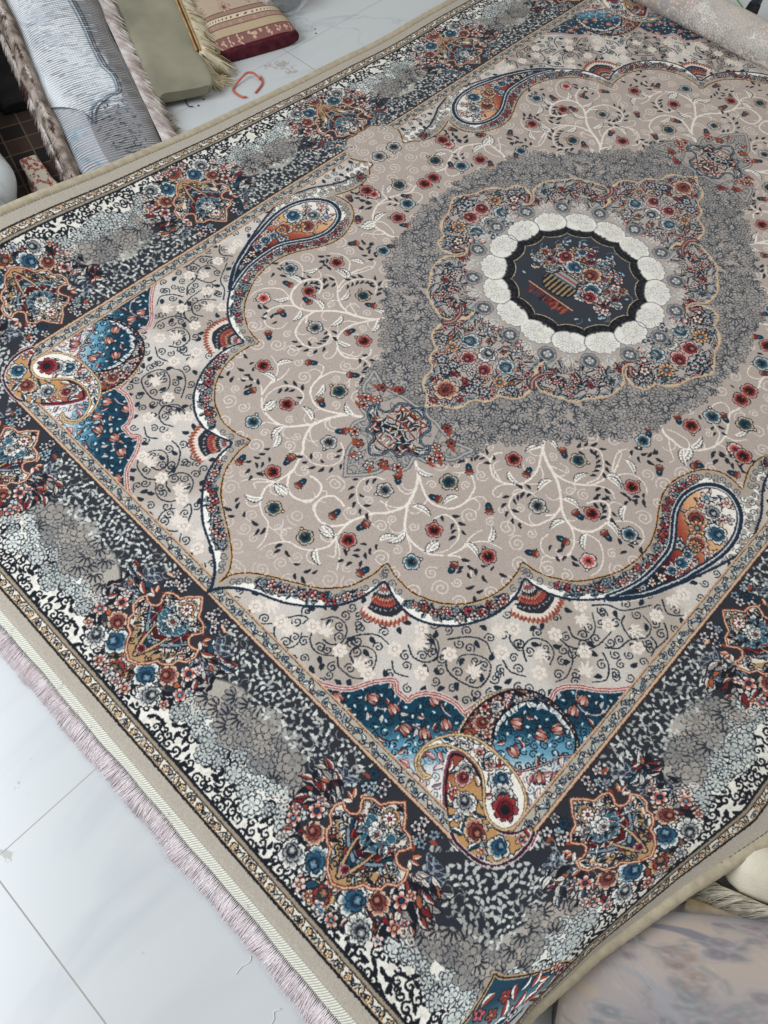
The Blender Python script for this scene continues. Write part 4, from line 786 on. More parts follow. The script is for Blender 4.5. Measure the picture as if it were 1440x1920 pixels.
# ------------------------------------------------------------------ the patterned rug
D={'field': [(-20, 8026), (28, 7852), (128, 7710), (252, 7601), (412, 7498), (578, 7402), (744, 7307), (909, 7212), (1063, 7106), (1186, 6972), (1295, 6822), (1365, 6632), (1412, 6443), (1425, 6215), (1630, 6268), (1951, 6285), (2182, 6210), (2321, 6146), (2425, 6070), (2519, 5982), (2616, 5872), (2715, 5705), (2788, 5507), (2824, 5261), (2807, 5007), (2763, 4848), (2948, 4823), (3140, 4761), (3304, 4668), (3457, 4559), (3584, 4418), (3690, 4246), (3752, 4141), (3826, 3976), (3878, 3778), (3902, 3594), (3897, 3365), (3841, 3143), (3776, 2978), (3677, 2791), (3593, 2611), (3541, 2448), (3525, 2247), (3560, 2060), (3633, 1867), (3742, 1695), (3872, 1586), (4016, 1530), (4154, 1530), (4261, 1545), (4351, 1564), (4322, 1470), (4269, 1303), (4236, 1168), (4241, 965), (4279, 798), (4306, 712)], 'fieldtail': [(-4366, 1587), (-4296, 1254), (-4324, 875), (-4401, 600), (-4478, 441), (-4473, 466), (-4468, 611), (-4520, 757), (-4582, 852), (-4726, 826), (-4862, 790), (-4941, 691), (-5065, 577), (-5182, 453), (-5204, 351), (-5218, 176), (-5275, 78), (-5313, -10)], 'outer': [(-21, 8249), (39, 8135), (152, 7995), (295, 7880), (459, 7785), (645, 7709), (823, 7628), (979, 7527), (1121, 7413), (1252, 7289), (1370, 7152), (1464, 6990), (1538, 6807), (1572, 6607), (1594, 6431), (1769, 6488), (1928, 6528), (2101, 6552), (2272, 6523), (2416, 6466), (2539, 6387), (2677, 6271), (2790, 6126), (2889, 5964), (2969, 5777), (3008, 5597), (3026, 5447), (3005, 5224), (2946, 5023), (3092, 5002), (3295, 4958), (3471, 4882), (3623, 4776), (3760, 4651), (3909, 4480), (4052, 4299)], 'outer2': [(4066, 4309), (4216, 4120), (4337, 3969), (4414, 3836), (4487, 3669), (4589, 3429), (4692, 3159), (4763, 2979), (4825, 2782), (4887, 2584), (4902, 2457), (4905, 2279), (4896, 2110), (4844, 1931), (4781, 1733), (4688, 1562), (4593, 1388), (4525, 1210), (4501, 1040)], 'outer3': [(-4728, 1597), (-4650, 1368), (-4618, 1129), (-4638, 972), (-4698, 796)], 'paisley': [(3951, 4412), (4025, 4252), (4087, 4072), (4140, 3878), (4164, 3638), (4166, 3392), (4155, 3206), (4098, 3037), (4008, 2874), (3895, 2677), (3834, 2528), (3797, 2325), (3823, 2124), (3899, 1937), (4019, 1816), (4164, 1766), (4311, 1781), (4462, 1869), (4587, 2008), (4682, 2223), (4721, 2438), (4714, 2696), (4663, 2969), (4594, 3209), (4523, 3471), (4413, 3724), (4303, 3975), (4165, 4182), (4011, 4364)], 'guard_in': [(147, 8109), (1361, 8121)], 'fan1': [(1594, 6445), (1549, 6714), (1528, 6900), (1597, 6995), (1742, 7039), (1911, 7031), (2020, 6976), (2023, 6733), (2008, 6612), (1994, 6491), (1887, 6432), (1588, 6411)], 'fan2': [(2972, 5031), (3034, 5456), (3096, 5531), (3235, 5528), (3415, 5431), (3496, 5270), (3465, 5054), (3379, 4974), (3082, 5018)], 'teal': [(1404, 8066), (1545, 8078), (1665, 8072), (1791, 8072), (1923, 8054), (2022, 8030), (2173, 7938), (2307, 7828), (2396, 7674), (2482, 7515), (2649, 7338), (2769, 7414), (2893, 7404), (2948, 7403), (2959, 7314), (3034, 7192), (3140, 7102), (3271, 7041), (3422, 7004), (3574, 7021), (3589, 6960), (3674, 6610), (3900, 6339), (4071, 6219), (4256, 6144), (4231, 5973), (4299, 5832), (4424, 5709), (4624, 5567), (4825, 5368), (4964, 5142), (5013, 4968)], 'spaisley': [(3791, 7901), (3737, 7978), (3625, 7965), (3528, 7887), (3494, 7769), (3501, 7611), (3572, 7439), (3701, 7274), (3859, 7170), (4045, 7128), (4234, 7121), (4407, 7126), (4577, 7158), (4729, 7228), (4829, 7323), (4900, 7466), (4899, 7607), (4841, 7733), (4719, 7782), (4590, 7768), (4476, 7690), (4376, 7573), (4250, 7453), (4129, 7398), (3968, 7381), (3802, 7417), (3652, 7501), (3564, 7625), (3521, 7743), (3549, 7842), (3628, 7913), (3715, 7927)], 'redbody': [(3810, 7510), (3902, 7446), (4040, 7435), (4187, 7465), (4329, 7546), (4459, 7683), (4601, 7780), (4753, 7795), (4888, 7733), (4967, 7633), (5015, 7494), (5091, 7489), (5139, 7648), (5133, 7836), (5083, 7995), (4995, 8136), (4833, 8215), (4670, 8240), (4506, 8241), (4357, 8180), (4187, 8043), (4067, 7922), (3935, 7761), (3855, 7616)], 'arch': [(3709, 7227), (3666, 7034), (3662, 6826), (3711, 6617), (3799, 6422), (3924, 6271), (4074, 6178), (4258, 6132), (4452, 6130), (4627, 6169), (4784, 6250), (4890, 6352), (4946, 6524), (4867, 6374), (4752, 6255), (4500, 6162), (4308, 6164), (4142, 6233), (4024, 6363), (3949, 6544), (3927, 6725), (3969, 6894), (4074, 7061), (4033, 7114), (3853, 7163)], 'archin': [(4074, 7061), (3969, 6894), (3927, 6725), (3949, 6544), (4024, 6363), (4142, 6233), (4308, 6164), (4500, 6162), (4686, 6216), (4800, 6286), (4867, 6374), (4889, 6479), (4779, 6612), (4702, 6813), (4547, 7064), (4396, 7112), (4234, 7121)], 'cart': [(-16, 8300), (-123, 8420), (-192, 8524), (-313, 8541), (-393, 8614), (-369, 8679), (-321, 8740), (-326, 8804), (-393, 8852), (-463, 8853), (-539, 8815), (-581, 8917), (-555, 9026), (-458, 9091), (-451, 9177), (-361, 9259), (-270, 9286), (-220, 9379), (-132, 9471), (-22, 9534)], 'med': [(12, 3845), (90, 3711), (180, 3628), (310, 3564), (390, 3444), (394, 3288), (459, 3175), (585, 3107), (637, 2978), (657, 2864), (780, 2791), (885, 2724), (943, 2572), (954, 2389), (949, 2332), (849, 2244), (770, 2103), (723, 1957), (724, 1842), (780, 1709), (745, 1869), (765, 2011), (831, 2136), (921, 2234), (1035, 2291), (1158, 2274), (1314, 2214), (1432, 2165), (1603, 2067), (1603, 2067), (1672, 1912), (1770, 1796), (1871, 1645), (1919, 1495), (1927, 1324), (1910, 1208), (1808, 1121), (1727, 1010), (1728, 861), (1817, 761), (1796, 881), (1813, 999), (1893, 1092), (2010, 1144), (2133, 1132), (2245, 1067), (2285, 862), (2438, 782), (2558, 613), (2608, 378), (2709, 216), (2811, 15), (2813, -164), (2734, -340)], 'ring': [(749, 4468), (972, 4141), (1040, 3943), (1124, 3696), (1317, 3449), (1475, 3254), (1618, 3004), (1905, 2870), (2061, 2735), (2144, 2505), (1926, 2830), (2072, 2717), (2187, 2356), (2481, 2127), (2437, 1888), (2704, 1653), (2826, 1277), (2950, 895), (3018, 416), (3041, -66), (3015, -312)], 'pendant_o': [(-4, 5627), (161, 5444), (290, 5264), (338, 5084), (490, 5013), (562, 4857), (505, 4648), (699, 4592), (757, 4477), (791, 4365), (896, 4330), (968, 4229), (999, 4080), (1040, 3943), (853, 4006), (696, 4045), (496, 4005), (293, 3965), (121, 3962), (24, 3880)], 'pendant_i': [(6, 3882), (92, 3991), (252, 4043), (335, 4134), (321, 4270), (366, 4380), (475, 4407), (535, 4353), (598, 4452), (525, 4611), (371, 4683), (338, 4824), (168, 4821), (127, 4981), (21, 5088)], 'branch': [(15, 9, [(576, 4710), (747, 4836), (857, 4984), (930, 5135), (982, 5305), (1082, 5454), (1187, 5594), (1267, 5665), (1422, 5719), (1602, 5717), (1752, 5685), (1899, 5567)]), (9, 5, [(1952, 5513), (2017, 5301), (1987, 5093), (1999, 4960), (2032, 4866)]), (8, 4, [(2017, 5301), (2083, 5087), (2184, 4970), (2334, 4910), (2422, 4896)]), (7, 3, [(1952, 5513), (2073, 5422), (2221, 5419), (2342, 5472), (2435, 5579)]), (13, 9, [(930, 5135), (982, 5305), (960, 5452), (869, 5637), (740, 5781), (670, 5929), (607, 6084), (572, 6211), (453, 6361), (313, 6411), (181, 6390), (73, 6313), (34, 6196), (54, 6081), (128, 5991), (252, 5976), (356, 5997)]), (10, 3, [(607, 6084), (604, 6269), (628, 6426), (665, 6567), (617, 6703), (513, 6837), (377, 6914), (224, 6950), (131, 7043), (43, 7190), (26, 7324)]), (6, 3, [(628, 6426), (748, 6543), (838, 6657), (757, 6709)]), (6, 3, [(628, 6426), (811, 6539), (936, 6675), (1003, 6780)]), (12, 8, [(769, 4845), (966, 4971), (1143, 5048), (1293, 5038), (1454, 4955)]), (11, 4, [(1454, 4955), (1522, 4855), (1560, 4691), (1542, 4551), (1494, 4406), (1383, 4323), (1288, 4289), (1174, 4371), (1103, 4442)]), (7, 4, [(1560, 4691), (1599, 4557), (1668, 4455), (1760, 4458), (1828, 4516)]), (6, 3, [(1009, 5277), (945, 5436), (820, 5530), (663, 5563)]), (6, 3, [(897, 5041), (875, 5191), (746, 5225), (640, 5171)]), (7, 3, [(1187, 5594), (1339, 5713), (1508, 5811), (1539, 5927)]), (6, 2, [(454, 5262), (311, 5342), (232, 5487), (256, 5623), (360, 5741), (504, 5817), (705, 5801)]), (16, 9, [(1652, 2865), (1716, 3044), (1799, 3166), (1977, 3292), (2180, 3386), (2344, 3483), (2478, 3606), (2617, 3753), (2740, 3848), (2903, 3900), (3046, 3864), (3163, 3762), (3221, 3613), (3225, 3422), (3134, 3264), (3025, 3215), (2913, 3296), (2842, 3432)]), (11, 8, [(1792, 3173), (1898, 3371), (1966, 3537), (1983, 3718), (1935, 3880), (1822, 3994), (1716, 4053), (1572, 4067), (1453, 3989), (1354, 3888), (1327, 3747), (1384, 3656)]), (6, 3, [(1716, 4053), (1526, 3982), (1436, 3907), (1447, 3795)]), (6, 2, [(1822, 3994), (1738, 4111), (1720, 4243), (1778, 4312), (1849, 4273), (1840, 4186)]), (6, 2, [(1354, 3888), (1228, 3881), (1127, 3950), (1073, 4073), (1129, 4183)]), (12, 6, [(2050, 3319), (2194, 3372), (2380, 3349), (2543, 3266), (2691, 3132), (2764, 2928), (2780, 2713), (2782, 2543)]), (6, 3, [(2691, 3132), (2805, 3051), (2959, 2992), (3083, 3061)]), (7, 3, [(2635, 3157), (2693, 2967), (2652, 2776), (2538, 2622), (2408, 2549), (2291, 2598), (2190, 2736)]), (10, 3, [(2603, 3767), (2629, 3959), (2587, 4126), (2511, 4279), (2367, 4347), (2201, 4359), (2053, 4288), (1988, 4132), (2014, 3978), (2099, 3893), (2240, 3879)]), (7, 9, [(2617, 3753), (2616, 3911), (2533, 4026)]), (9, 3, [(2903, 3900), (3024, 3993), (3115, 4113), (3151, 4285), (3081, 4443), (2947, 4518), (2808, 4480), (2735, 4373), (2750, 4238)]), (7, 3, [(3107, 3849), (3296, 3811), (3427, 3860), (3554, 3999), (3613, 4174), (3581, 4320)]), (6, 2, [(1950, 3420), (2066, 3502), (2124, 3607), (2118, 3695), (2019, 3795)]), (5, 2, [(2064, 3304), (2208, 3259), (2322, 3209), (2250, 3149), (2135, 3165)]), (12, 8, [(2802, 1482), (2954, 1576), (3114, 1590), (3271, 1604), (3402, 1541), (3534, 1406), (3641, 1194), (3650, 939), (3558, 676), (3476, 505), (3511, 322), (3562, 123)]), (7, 3, [(3041, 1593), (3168, 1743), (3322, 1862), (3305, 1946)]), (7, 3, [(3402, 1541), (3276, 1425), (3059, 1434), (2941, 1483)]), (7, 3, [(3641, 1194), (3563, 956), (3378, 859), (3248, 774), (3130, 785)]), (7, 3, [(3221, 692), (3195, 534), (3257, 396), (3391, 408), (3476, 505)]), (7, 3, [(2752, 2674), (2668, 2490), (2641, 2347), (2685, 2233), (2772, 2214), (2814, 2308)]), (9, 4, [(3665, 924), (3810, 883), (3931, 725)]), (8, 3, [(2800, 2842), (2814, 2718), (2756, 2553), (2698, 2357), (2614, 2328)]), (8, 2, [(2800, 2842), (2885, 2674), (2999, 2545), (3158, 2508), (3296, 2560), (3385, 2660)]), (7, 2, [(3282, 3500), (3314, 3378), (3413, 3265), (3527, 3202), (3672, 3211), (3778, 3307), (3795, 3442)]), (8, 3, [(1419, 5207), (1492, 5056), (1653, 5033), (1794, 5105), (1880, 5231), (1884, 5465), (1798, 5624)])], 'vine': [[(1354, 3888), (1228, 3881), (1127, 3950), (1073, 4073), (1129, 4183)], [(2099, 3893), (2014, 3978), (1988, 4132), (2053, 4288), (2201, 4359), (2367, 4347)], [(2190, 2736), (2291, 2598), (2408, 2549), (2538, 2622), (2652, 2776), (2693, 2967)], [(1492, 5056), (1653, 5033), (1794, 5105), (1880, 5231)], [(2913, 3296), (3025, 3215), (3134, 3264), (3225, 3422)], [(311, 5342), (232, 5487), (256, 5623), (360, 5741), (504, 5817), (705, 5801)], [(2937, 4321), (3056, 4380), (3072, 4245)], [(2408, 5348), (2514, 5357), (2634, 5151)], [(2154, 5457), (2289, 5496), (2302, 5569)], [(3203, 4321), (3331, 4426), (3475, 4398)], [(2513, 5725), (2644, 5679)], [(3292, 2700), (3264, 2916), (3194, 2960)], [(3370, 2810), (3389, 2923), (3250, 2983)], [(3787, 3375), (3778, 3583), (3566, 3671)], [(3768, 1330), (3848, 1391)], [(3925, 1228), (4146, 1231), (4146, 1004)], [(1076, 6125), (1057, 6321), (1106, 6476), (917, 6578)], [(549, 7176), (701, 7167), (847, 7077)], [(232, 7059), (280, 7129)], [(3159, 829), (3292, 802), (3465, 879), (3563, 956)], [(2801, 2150), (3002, 2152), (3091, 1993)], [(2820, 2147), (3000, 2166), (3122, 1985)], [(3751, 1290), (3860, 1385)], [(3923, 1218), (4107, 1168)], [(2874, 3078), (2943, 3170)]], 'hib': [('r', 1589, 3617, 172), ('t', 2293, 2921, 173), ('g', 2352, 3988, 176), ('r', 2992, 3517, 138), ('t', 1161, 4612, 187), ('r', 1543, 5357, 166), ('r', 2361, 5119, 139), ('k', 3418, 4165, 136), ('r', 3147, 2710, 145), ('b', 3587, 3398, 141), ('r', 3904, 1034, 149), ('b', 2789, 1919, 151), ('r', 3167, 1146, 183), ('k', 3889, 1029, 147), ('g', 587, 5386, 168), ('b', 1656, 5955, 133), ('r', 786, 6342, 131), ('t', 329, 6740, 135)], 'bud': [(592, 5106, 85, -133), (355, 6185, 82, 91), (781, 6001, 81, -88), (1204, 4955, 84, -22), (776, 6037, 81, -78), (1273, 6539, 77, 103), (1227, 4234, 87, 40), (1888, 3648, 87, 76), (1874, 4532, 83, 41), (2122, 5605, 78, -104), (2053, 2977, 89, -146), (2859, 3682, 84, -178), (2960, 4163, 81, -10), (2772, 4634, 80, -34), (3360, 3656, 82, -166), (2946, 1191, 94, -141), (2748, 1733, 93, -142), (3616, 1699, 90, -66), (3451, 622, 95, -150), (3253, -53, 99, -19), (3271, 2172, 89, -124), (3637, 1704, 90, 135), (4119, 1426, 90, -21)], 'wleaf': [(1698, 3269, 167, 113), (1818, 2992, 157, 9), (1805, 3864, 151, 13), (2217, 3644, 172, 94), (2522, 3140, 131, -76), (2680, 3610, 169, -10), (2759, 4030, 155, 104), (3212, 3955, 153, 57), (1681, 5579, 159, 103), (1393, 4828, 146, 103), (2149, 4840, 142, -117), (2132, 5216, 149, 10), (3385, 3509, 145, 8), (2892, 2798, 153, 3), (792, 4723, 161, -16), (1209, 5263, 175, -11), (1231, 5821, 170, 103), (487, 6447, 150, 157), (680, 6815, 117, 26), (1722, 5568, 149, -91), (3379, 1356, 184, -88), (3384, 1662, 193, 80), (3775, 670, 141, -76), (3405, 171, 170, 31), (2924, 2454, 129, 26), (2917, 2861, 145, 3), (3420, 1697, 179, 48), (3337, 3160, 158, 63), (3349, 3509, 138, 14), (489, 6475, 160, 7), (680, 6815, 117, 35), (1180, 5932, 120, -56)], 'wf': [(1015, 7828), (1366, 7572), (1856, 7554), (2346, 7525), (611, 7920), (2421, 6578), (2358, 7032), (2924, 6575), (3406, 6073), (3306, 5700), (3753, 5363), (2830, 7022), (4185, 5276), (3933, 5934), (3741, 4780), (4192, 4741), (4667, 4721), (4585, 4161), (4671, 3631)], 'wl': [(1172, 7816, -34), (1519, 7472, -107), (2184, 7484, -90), (770, 7762, 24), (2560, 6729, -13), (3176, 5855, -102), (3810, 5724, 4), (3306, 6502, -88), (4342, 5454, -113), (3909, 4941, 22), (4522, 4547, -11), (4645, 3825, 25), (4940, 3836, -85)], 'dvine': [(9, 5.3999999999999995, [(1018, 7758), (1117, 7606), (1233, 7544), (1237, 7646)]), (9, 5.3999999999999995, [(1014, 7947), (1097, 8022), (1268, 8060), (1368, 7986), (1390, 7862), (1327, 7742)]), (9, 5.3999999999999995, [(1421, 7649), (1469, 7731), (1594, 7789), (1721, 7765), (1846, 7667)]), (9, 5.3999999999999995, [(1588, 7613), (1710, 7583), (1791, 7465), (1736, 7310), (1617, 7243), (1474, 7278), (1374, 7431)]), (9, 5.3999999999999995, [(1841, 7440), (1839, 7313), (1914, 7186), (2028, 7073), (2142, 7038), (2269, 7042)]), (9, 5.3999999999999995, [(2097, 7545), (1989, 7500), (1968, 7392), (2056, 7280), (2195, 7245), (2296, 7323), (2346, 7450)]), (9, 5.3999999999999995, [(1896, 7642), (1999, 7718), (2124, 7720), (2242, 7690), (2334, 7611)]), (8, 4.8, [(591, 8021), (702, 8072), (821, 8059), (947, 7934)]), (5, 3.0, [(2821, 6804), (2835, 6714), (2624, 6587), (2446, 6605)]), (5, 3.0, [(2446, 6867), (2609, 6938), (2783, 6867), (2823, 6701), (2700, 6564), (2548, 6557)]), (5, 3.0, [(2947, 6680), (3068, 6762), (3287, 6746), (3482, 6652), (3490, 6446), (3386, 6297), (3201, 6326), (3050, 6476), (3071, 6608)]), (5, 3.0, [(2776, 6436), (2956, 6206), (3157, 6111), (3304, 6173)]), (5, 3.0, [(3704, 5932), (3562, 5814), (3582, 5611), (3746, 5528), (3902, 5581), (3966, 5749)]), (5, 3.0, [(3293, 5713), (3363, 5854), (3535, 5893), (3586, 5843)]), (5, 3.0, [(3851, 5371), (3997, 5384), (4148, 5492), (4218, 5728), (4161, 5883)]), (5, 3.0, [(3949, 5379), (4148, 5286), (4257, 5074), (4274, 4793)]), (5, 3.0, [(3813, 5144), (3957, 5213), (4109, 5116), (4096, 4917), (3931, 4756)]), (5, 3.0, [(4357, 5027), (4486, 4900), (4523, 4705), (4657, 4520), (4621, 4342), (4453, 4292)]), (5, 3.0, [(4269, 4475), (4311, 4596), (4501, 4674), (4612, 4644)]), (5, 3.0, [(4376, 5113), (4536, 5211), (4618, 5383), (4513, 5536)]), (5, 3.0, [(3860, 4662), (4018, 4504), (4223, 4411), (4442, 4083)]), (5, 3.0, [(4503, 3911), (4668, 4023), (4823, 3925), (4907, 3786)]), (5, 3.0, [(4730, 4179), (4866, 4313), (4848, 4542)]), (5, 3.0, [(4709, 4468), (4826, 4511), (4860, 4686)]), (5, 3.0, [(2446, 7175), (2570, 7254), (2743, 7184)]), (5, 3.0, [(3453, 6129), (3644, 6193), (3841, 6100)])], 'medf': [('t', -371, 2355, 178), ('g', -10, 2367, 206), ('r', -172, 2681, 164), ('t', 375, 2346, 179), ('r', 172, 2636, 172), ('o', -504, 2660, 145), ('o', 507, 2658, 144), ('p', -10, 3376, 236), ('s', -332, 1803, 128), ('s', -302, 1996, 106), ('s', -183, 1821, 106), ('s', 166, 1836, 116), ('s', 349, 1798, 105), ('s', 327, 2003, 104), ('n', -453, 3003, 92), ('n', -282, 2924, 91), ('n', -266, 3117, 91), ('n', -153, 2921, 73), ('n', 251, 2921, 90), ('n', 256, 3103, 89), ('n', 454, 2980, 89), ('n', 730, 2619, 80), ('n', -555, 2944, 72), ('s', -766, 2560, 95), ('t', 1927, -428, 223), ('t', 1953, 363, 202), ('r', 2289, -225, 193), ('r', 2275, 152, 202), ('g', 1972, -41, 206), ('o', 2248, -572, 183), ('o', 2261, 501, 179), ('s', 1727, -666, 187), ('s', 1782, 559, 177), ('n', 1969, -1002, 108), ('n', 1870, -986, 95), ('n', 2100, -924, 94), ('n', 2116, -1026, 81), ('n', 2021, 786, 99), ('n', 2085, 952, 86), ('n', 2162, 874, 86), ('n', 1915, 973, 99), ('n', 2533, -134, 140), ('n', 2548, 89, 113), ('n', 2657, -63, 101), ('n', 1755, -23, 104), ('n', 1695, 204, 103)], 'medband': [(881, 1924), (1055, 1970), (1212, 1968), (1354, 1917), (1450, 1867), (1354, 1741), (1523, 1643), (1612, 1476), (1577, 1319)], 'medband2': [(1810, -1629), (1657, -1695), (1488, -1656), (1408, -1436)], 'paisf': [('p', 4128, 2469, 177), ('o', 4232, 2598, 140), ('b', 4479, 2490, 174), ('g', 4231, 2208, 160), ('p', 4372, 2813, 163), ('o', 4374, 2874, 103), ('b', 4390, 3242, 114), ('b', 4351, 3439, 92), ('b', 4379, 3069, 82), ('s', 4047, 2073, 109), ('s', 4313, 1939, 99), ('s', 4489, 2158, 89), ('s', 4061, 2246, 81), ('n', 4313, 3634, 74), ('n', 4255, 3798, 66), ('n', 4210, 3950, 57), ('s', 4511, 3169, 76), ('s', 4454, 3396, 67), ('n', 4208, 3028, 86), ('s', 4576, 2834, 77)], 'corf': [('b', 4441, 7339, 152), ('g', 4555, 7446, 150), ('R', 4680, 7539, 166), ('s', 4224, 7281, 82), ('s', 4037, 7262, 82), ('s', 3873, 7272, 59), ('s', 3742, 7349, 48), ('g', 4046, 7554, 126), ('r', 4084, 7639, 107), ('g', 4297, 7841, 149), ('p', 4585, 7981, 154), ('b', 4910, 7939, 144), ('s', 4116, 7827, 71), ('s', 4333, 8018, 69), ('s', 4796, 8118, 67), ('s', 5045, 7672, 85), ('p', 3811, 6970, 117), ('g', 3813, 6678, 76), ('s', 3950, 7016, 75), ('s', 3848, 6482, 54), ('s', 3685, 7758, 69), ('s', 3654, 7888, 54)], 'tulip': [(3196, 7164, 65), (4569, 5826, 66), (3506, 7296, 64), (4137, 6651, 64), (4447, 6554, 64), (4557, 6343, 64), (4333, 6948, 63), (3386, 7569, 63), (3175, 7700, 63), (4561, 6022, 65), (4954, 6005, 64), (3195, 7164, 62), (3760, 6279, 63), (4853, 4770, 66), (2894, 7619, 61), (3176, 7696, 60), (2616, 7701, 62), (2287, 8025, 62), (4762, 6977, 61), (4920, 6822, 61)], 'cell': [('b', 306, 1244, 187), ('p', 533, 1057, 147), ('p2', -22, 1470, 174), ('k', 695, 860, 115), ('g', 551, 1393, 170), ('s', 26, 1272, 88), ('s', -274, 1618, 79), ('s', 264, 1603, 94), ('s', 783, 1332, 76), ('s', 833, 1115, 102), ('s', 890, 1010, 68), ('s', -60, 1631, 86), ('s', 745, 736, 70), ('s', 111, 1633, 69), ('l', 607, 1553, 118), ('l', 405, 1585, 102), ('l', 789, 817, 69), ('l', 664, 691, 70), ('l', 298, 1054, 70), ('l', 165, 1507, 86), ('n', 393, 213, 91), ('n', 315, 78, 74), ('n', 285, 214, 66), ('l', 347, 495, 76)]}
FULL=full_image(D)
rug_im=img_tex('rug_pattern',FULL)
pile_m=img_mat('rug_pile',rug_im,rough=.92,bump=.45,bscale=520,spec=.12,bfromimg=.5,sheen=.12)
back_m=img_mat('rug_back',rug_im,rough=.9,bump=.5,bscale=420,pale=(.55,lin(226,214,204)),spec=.1)
def itp(y,a,b_): return np.interp(y,a,b_)
def smn(t): t=np.clip(t,0,1); return t*t*(3-2*t)
def RUG(u,v):
    """rug units -> position in metres, bent as it lies"""
    u=np.asarray(u,float); v=np.asarray(v,float); x=u.copy(); z=np.zeros_like(u)
    a=np.clip((-u-.47)/(.7025-.47),0,1.2); x=x+a*itp(v,[-.31,-.086,.23,.8],[0,.003,.017,.030]); z=z+a**1.5*itp(v,[-1.03,-.65,-.54,-.31,-.086,.2],[.070,.058,.046,.022,.005,0])
    b_=np.clip((u-.54)/(.7335-.54),0,1.02); c=itp(v,[-1.03,-.898,-.809,-.687,-.566,-.3],[.124,.118,.100,.062,.018,0]); h=itp(v,[-1.03,-.85,-.7,-.55,-.4,-.2],[.090,.078,.062,.042,.020,0])
    x=x-c*b_**1.35; z=z+h*smn(b_/.62)-h*.36*smn((b_-.6)/.45)
    z=z+.0024*np.sin(u*9+v*4)*np.cos(v*7-u*3)*smn((np.abs(u)-.1)/.5)+.0009*np.sin(v*26+2*np.sin(u*5))*np.cos(u*6+1)+.002
    s=np.clip(v-.80,0,None); r=.0345-.0052*(s/.0345)/(2*math.pi); th=s/.0335; y=np.where(s>0,.80+r*np.sin(th),v); z=z+np.where(s>0,r-r*np.cos(th)+.0*s,0)
    return np.stack([x,y,z],-1)*S
nu,nv=240,430
us=np.linspace(-QX,QX,nu); vs=np.concatenate([np.linspace(-QY,.79,300),np.linspace(.792,QY,nv-300)])
Ug,Vg=np.meshgrid(us,vs); P=RUG(Ug,Vg); e=1e-3
du=RUG(Ug+e,Vg)-RUG(Ug-e,Vg); dv=RUG(Ug,Vg+e)-RUG(Ug,Vg-e); Nn=np.cross(du,dv); Nn/=np.linalg.norm(Nn,axis=-1,keepdims=True)
def RN(u,v):
    a=RUG(u+e,v)-RUG(u-e,v); b_=RUG(u,v+e)-RUG(u,v-e); n=np.cross(a,b_); return n/np.linalg.norm(n,axis=-1,keepdims=True)
TH=.0085
Vt=P.reshape(-1,3); Vb=(P-Nn*TH).reshape(-1,3); n0=nu*nv; idx=np.arange(n0).reshape(nv,nu)
q1=np.stack([idx[:-1,:-1],idx[:-1,1:],idx[1:,1:],idx[1:,:-1]],-1).reshape(-1,4); q2=q1[:,::-1]+n0
edge=[]
for k in range(nu-1): edge.append((idx[0,k],idx[0,k]+n0,idx[0,k+1]+n0,idx[0,k+1])); edge.append((idx[-1,k+1],idx[-1,k+1]+n0,idx[-1,k]+n0,idx[-1,k]))
for k in range(nv-1): edge.append((idx[k+1,0],idx[k+1,0]+n0,idx[k,0]+n0,idx[k,0])); edge.append((idx[k,-1],idx[k,-1]+n0,idx[k+1,-1]+n0,idx[k+1,-1]))
uv=np.stack([(Ug+QX)/(2*QX),(Vg+QY)/(2*QY)],-1).reshape(-1,2); uv=np.vstack([uv,uv])
rug=thing('patterned_rug','large grey, beige and blue floral medallion rug spread flat, fringed at its near end','rug',(0,0,0))
bind_m=noisy(mat('rug_binding',rough=.85,spec=.15,Sheen_Weight=.2),lin(166,154,132),lin(186,174,150),scale=60,bump=.6,bscale=500)
F_=np.vstack([q1,q2,np.array(edge)]); mi=np.r_[np.zeros(len(q1)),np.ones(len(q2)),np.full(len(edge),2)]
mesh_obj('pile',np.vstack([Vt,Vb]),F_,None,rug,uv=uv,mats=[pile_m,back_m,bind_m],midx=mi)
# overcast cord along both long sides
stitch_m=mat('stitch_thread',lin(92,74,60),rough=.9)
rs_=np.random.default_rng(2)
for sg in (-1,1):
    vv_=np.linspace(-QY,QY,520); u_=np.full_like(vv_,sg*QX); c_=RUG(u_,vv_); n_=RN(u_,vv_); o_=RUG(u_*1.004,vv_)-c_; o_/=np.linalg.norm(o_,axis=1)[:,None]+1e-9
    path=c_-n_*TH*.5+o_*.002; sec=14; ang=np.arange(sec)*2*math.pi/sec
    rr=.0098+.00025*np.sin(np.arange(520)*2.1)[:,None]+0*ang[None]
    Vc=path[:,None]+rr[...,None]*(np.cos(ang)[None,:,None]*o_[:,None]*1.25+np.sin(ang)[None,:,None]*n_[:,None]*.95)
    Fc=[(j*sec+k,(j+1)*sec+k,(j+1)*sec+(k+1)%sec,j*sec+(k+1)%sec) for j in range(519) for k in range(sec)]
    if sg<0: Fc=[f[::-1] for f in Fc]
    Fc.append(tuple(range(sec))); Fc.append(tuple(range(519*sec,520*sec))[::-1])
    bd=mesh_obj('edge_cord',Vc.reshape(-1,3),Fc,bind_m,rug)
    bd['label']='rounded tan cord overcast along the long side'
    # running stitch beside the cord
    paths=[]
    for k in range(260):
        v0=-QY+.01+k*.0068
        if v0>.79: break
        vv2=np.linspace(v0,v0+.0050,3); uu=np.full(3,sg*(QX-.0066)); paths.append(RUG(uu,vv2)+RN(uu,vv2)*np.array([.0002,.0006,.0002])[:,None])
    V_,Fs=tubes(paths,.00075 if sg>0 else .0004,4); mesh_obj('seam_stitching',V_,Fs,stitch_m,bd)
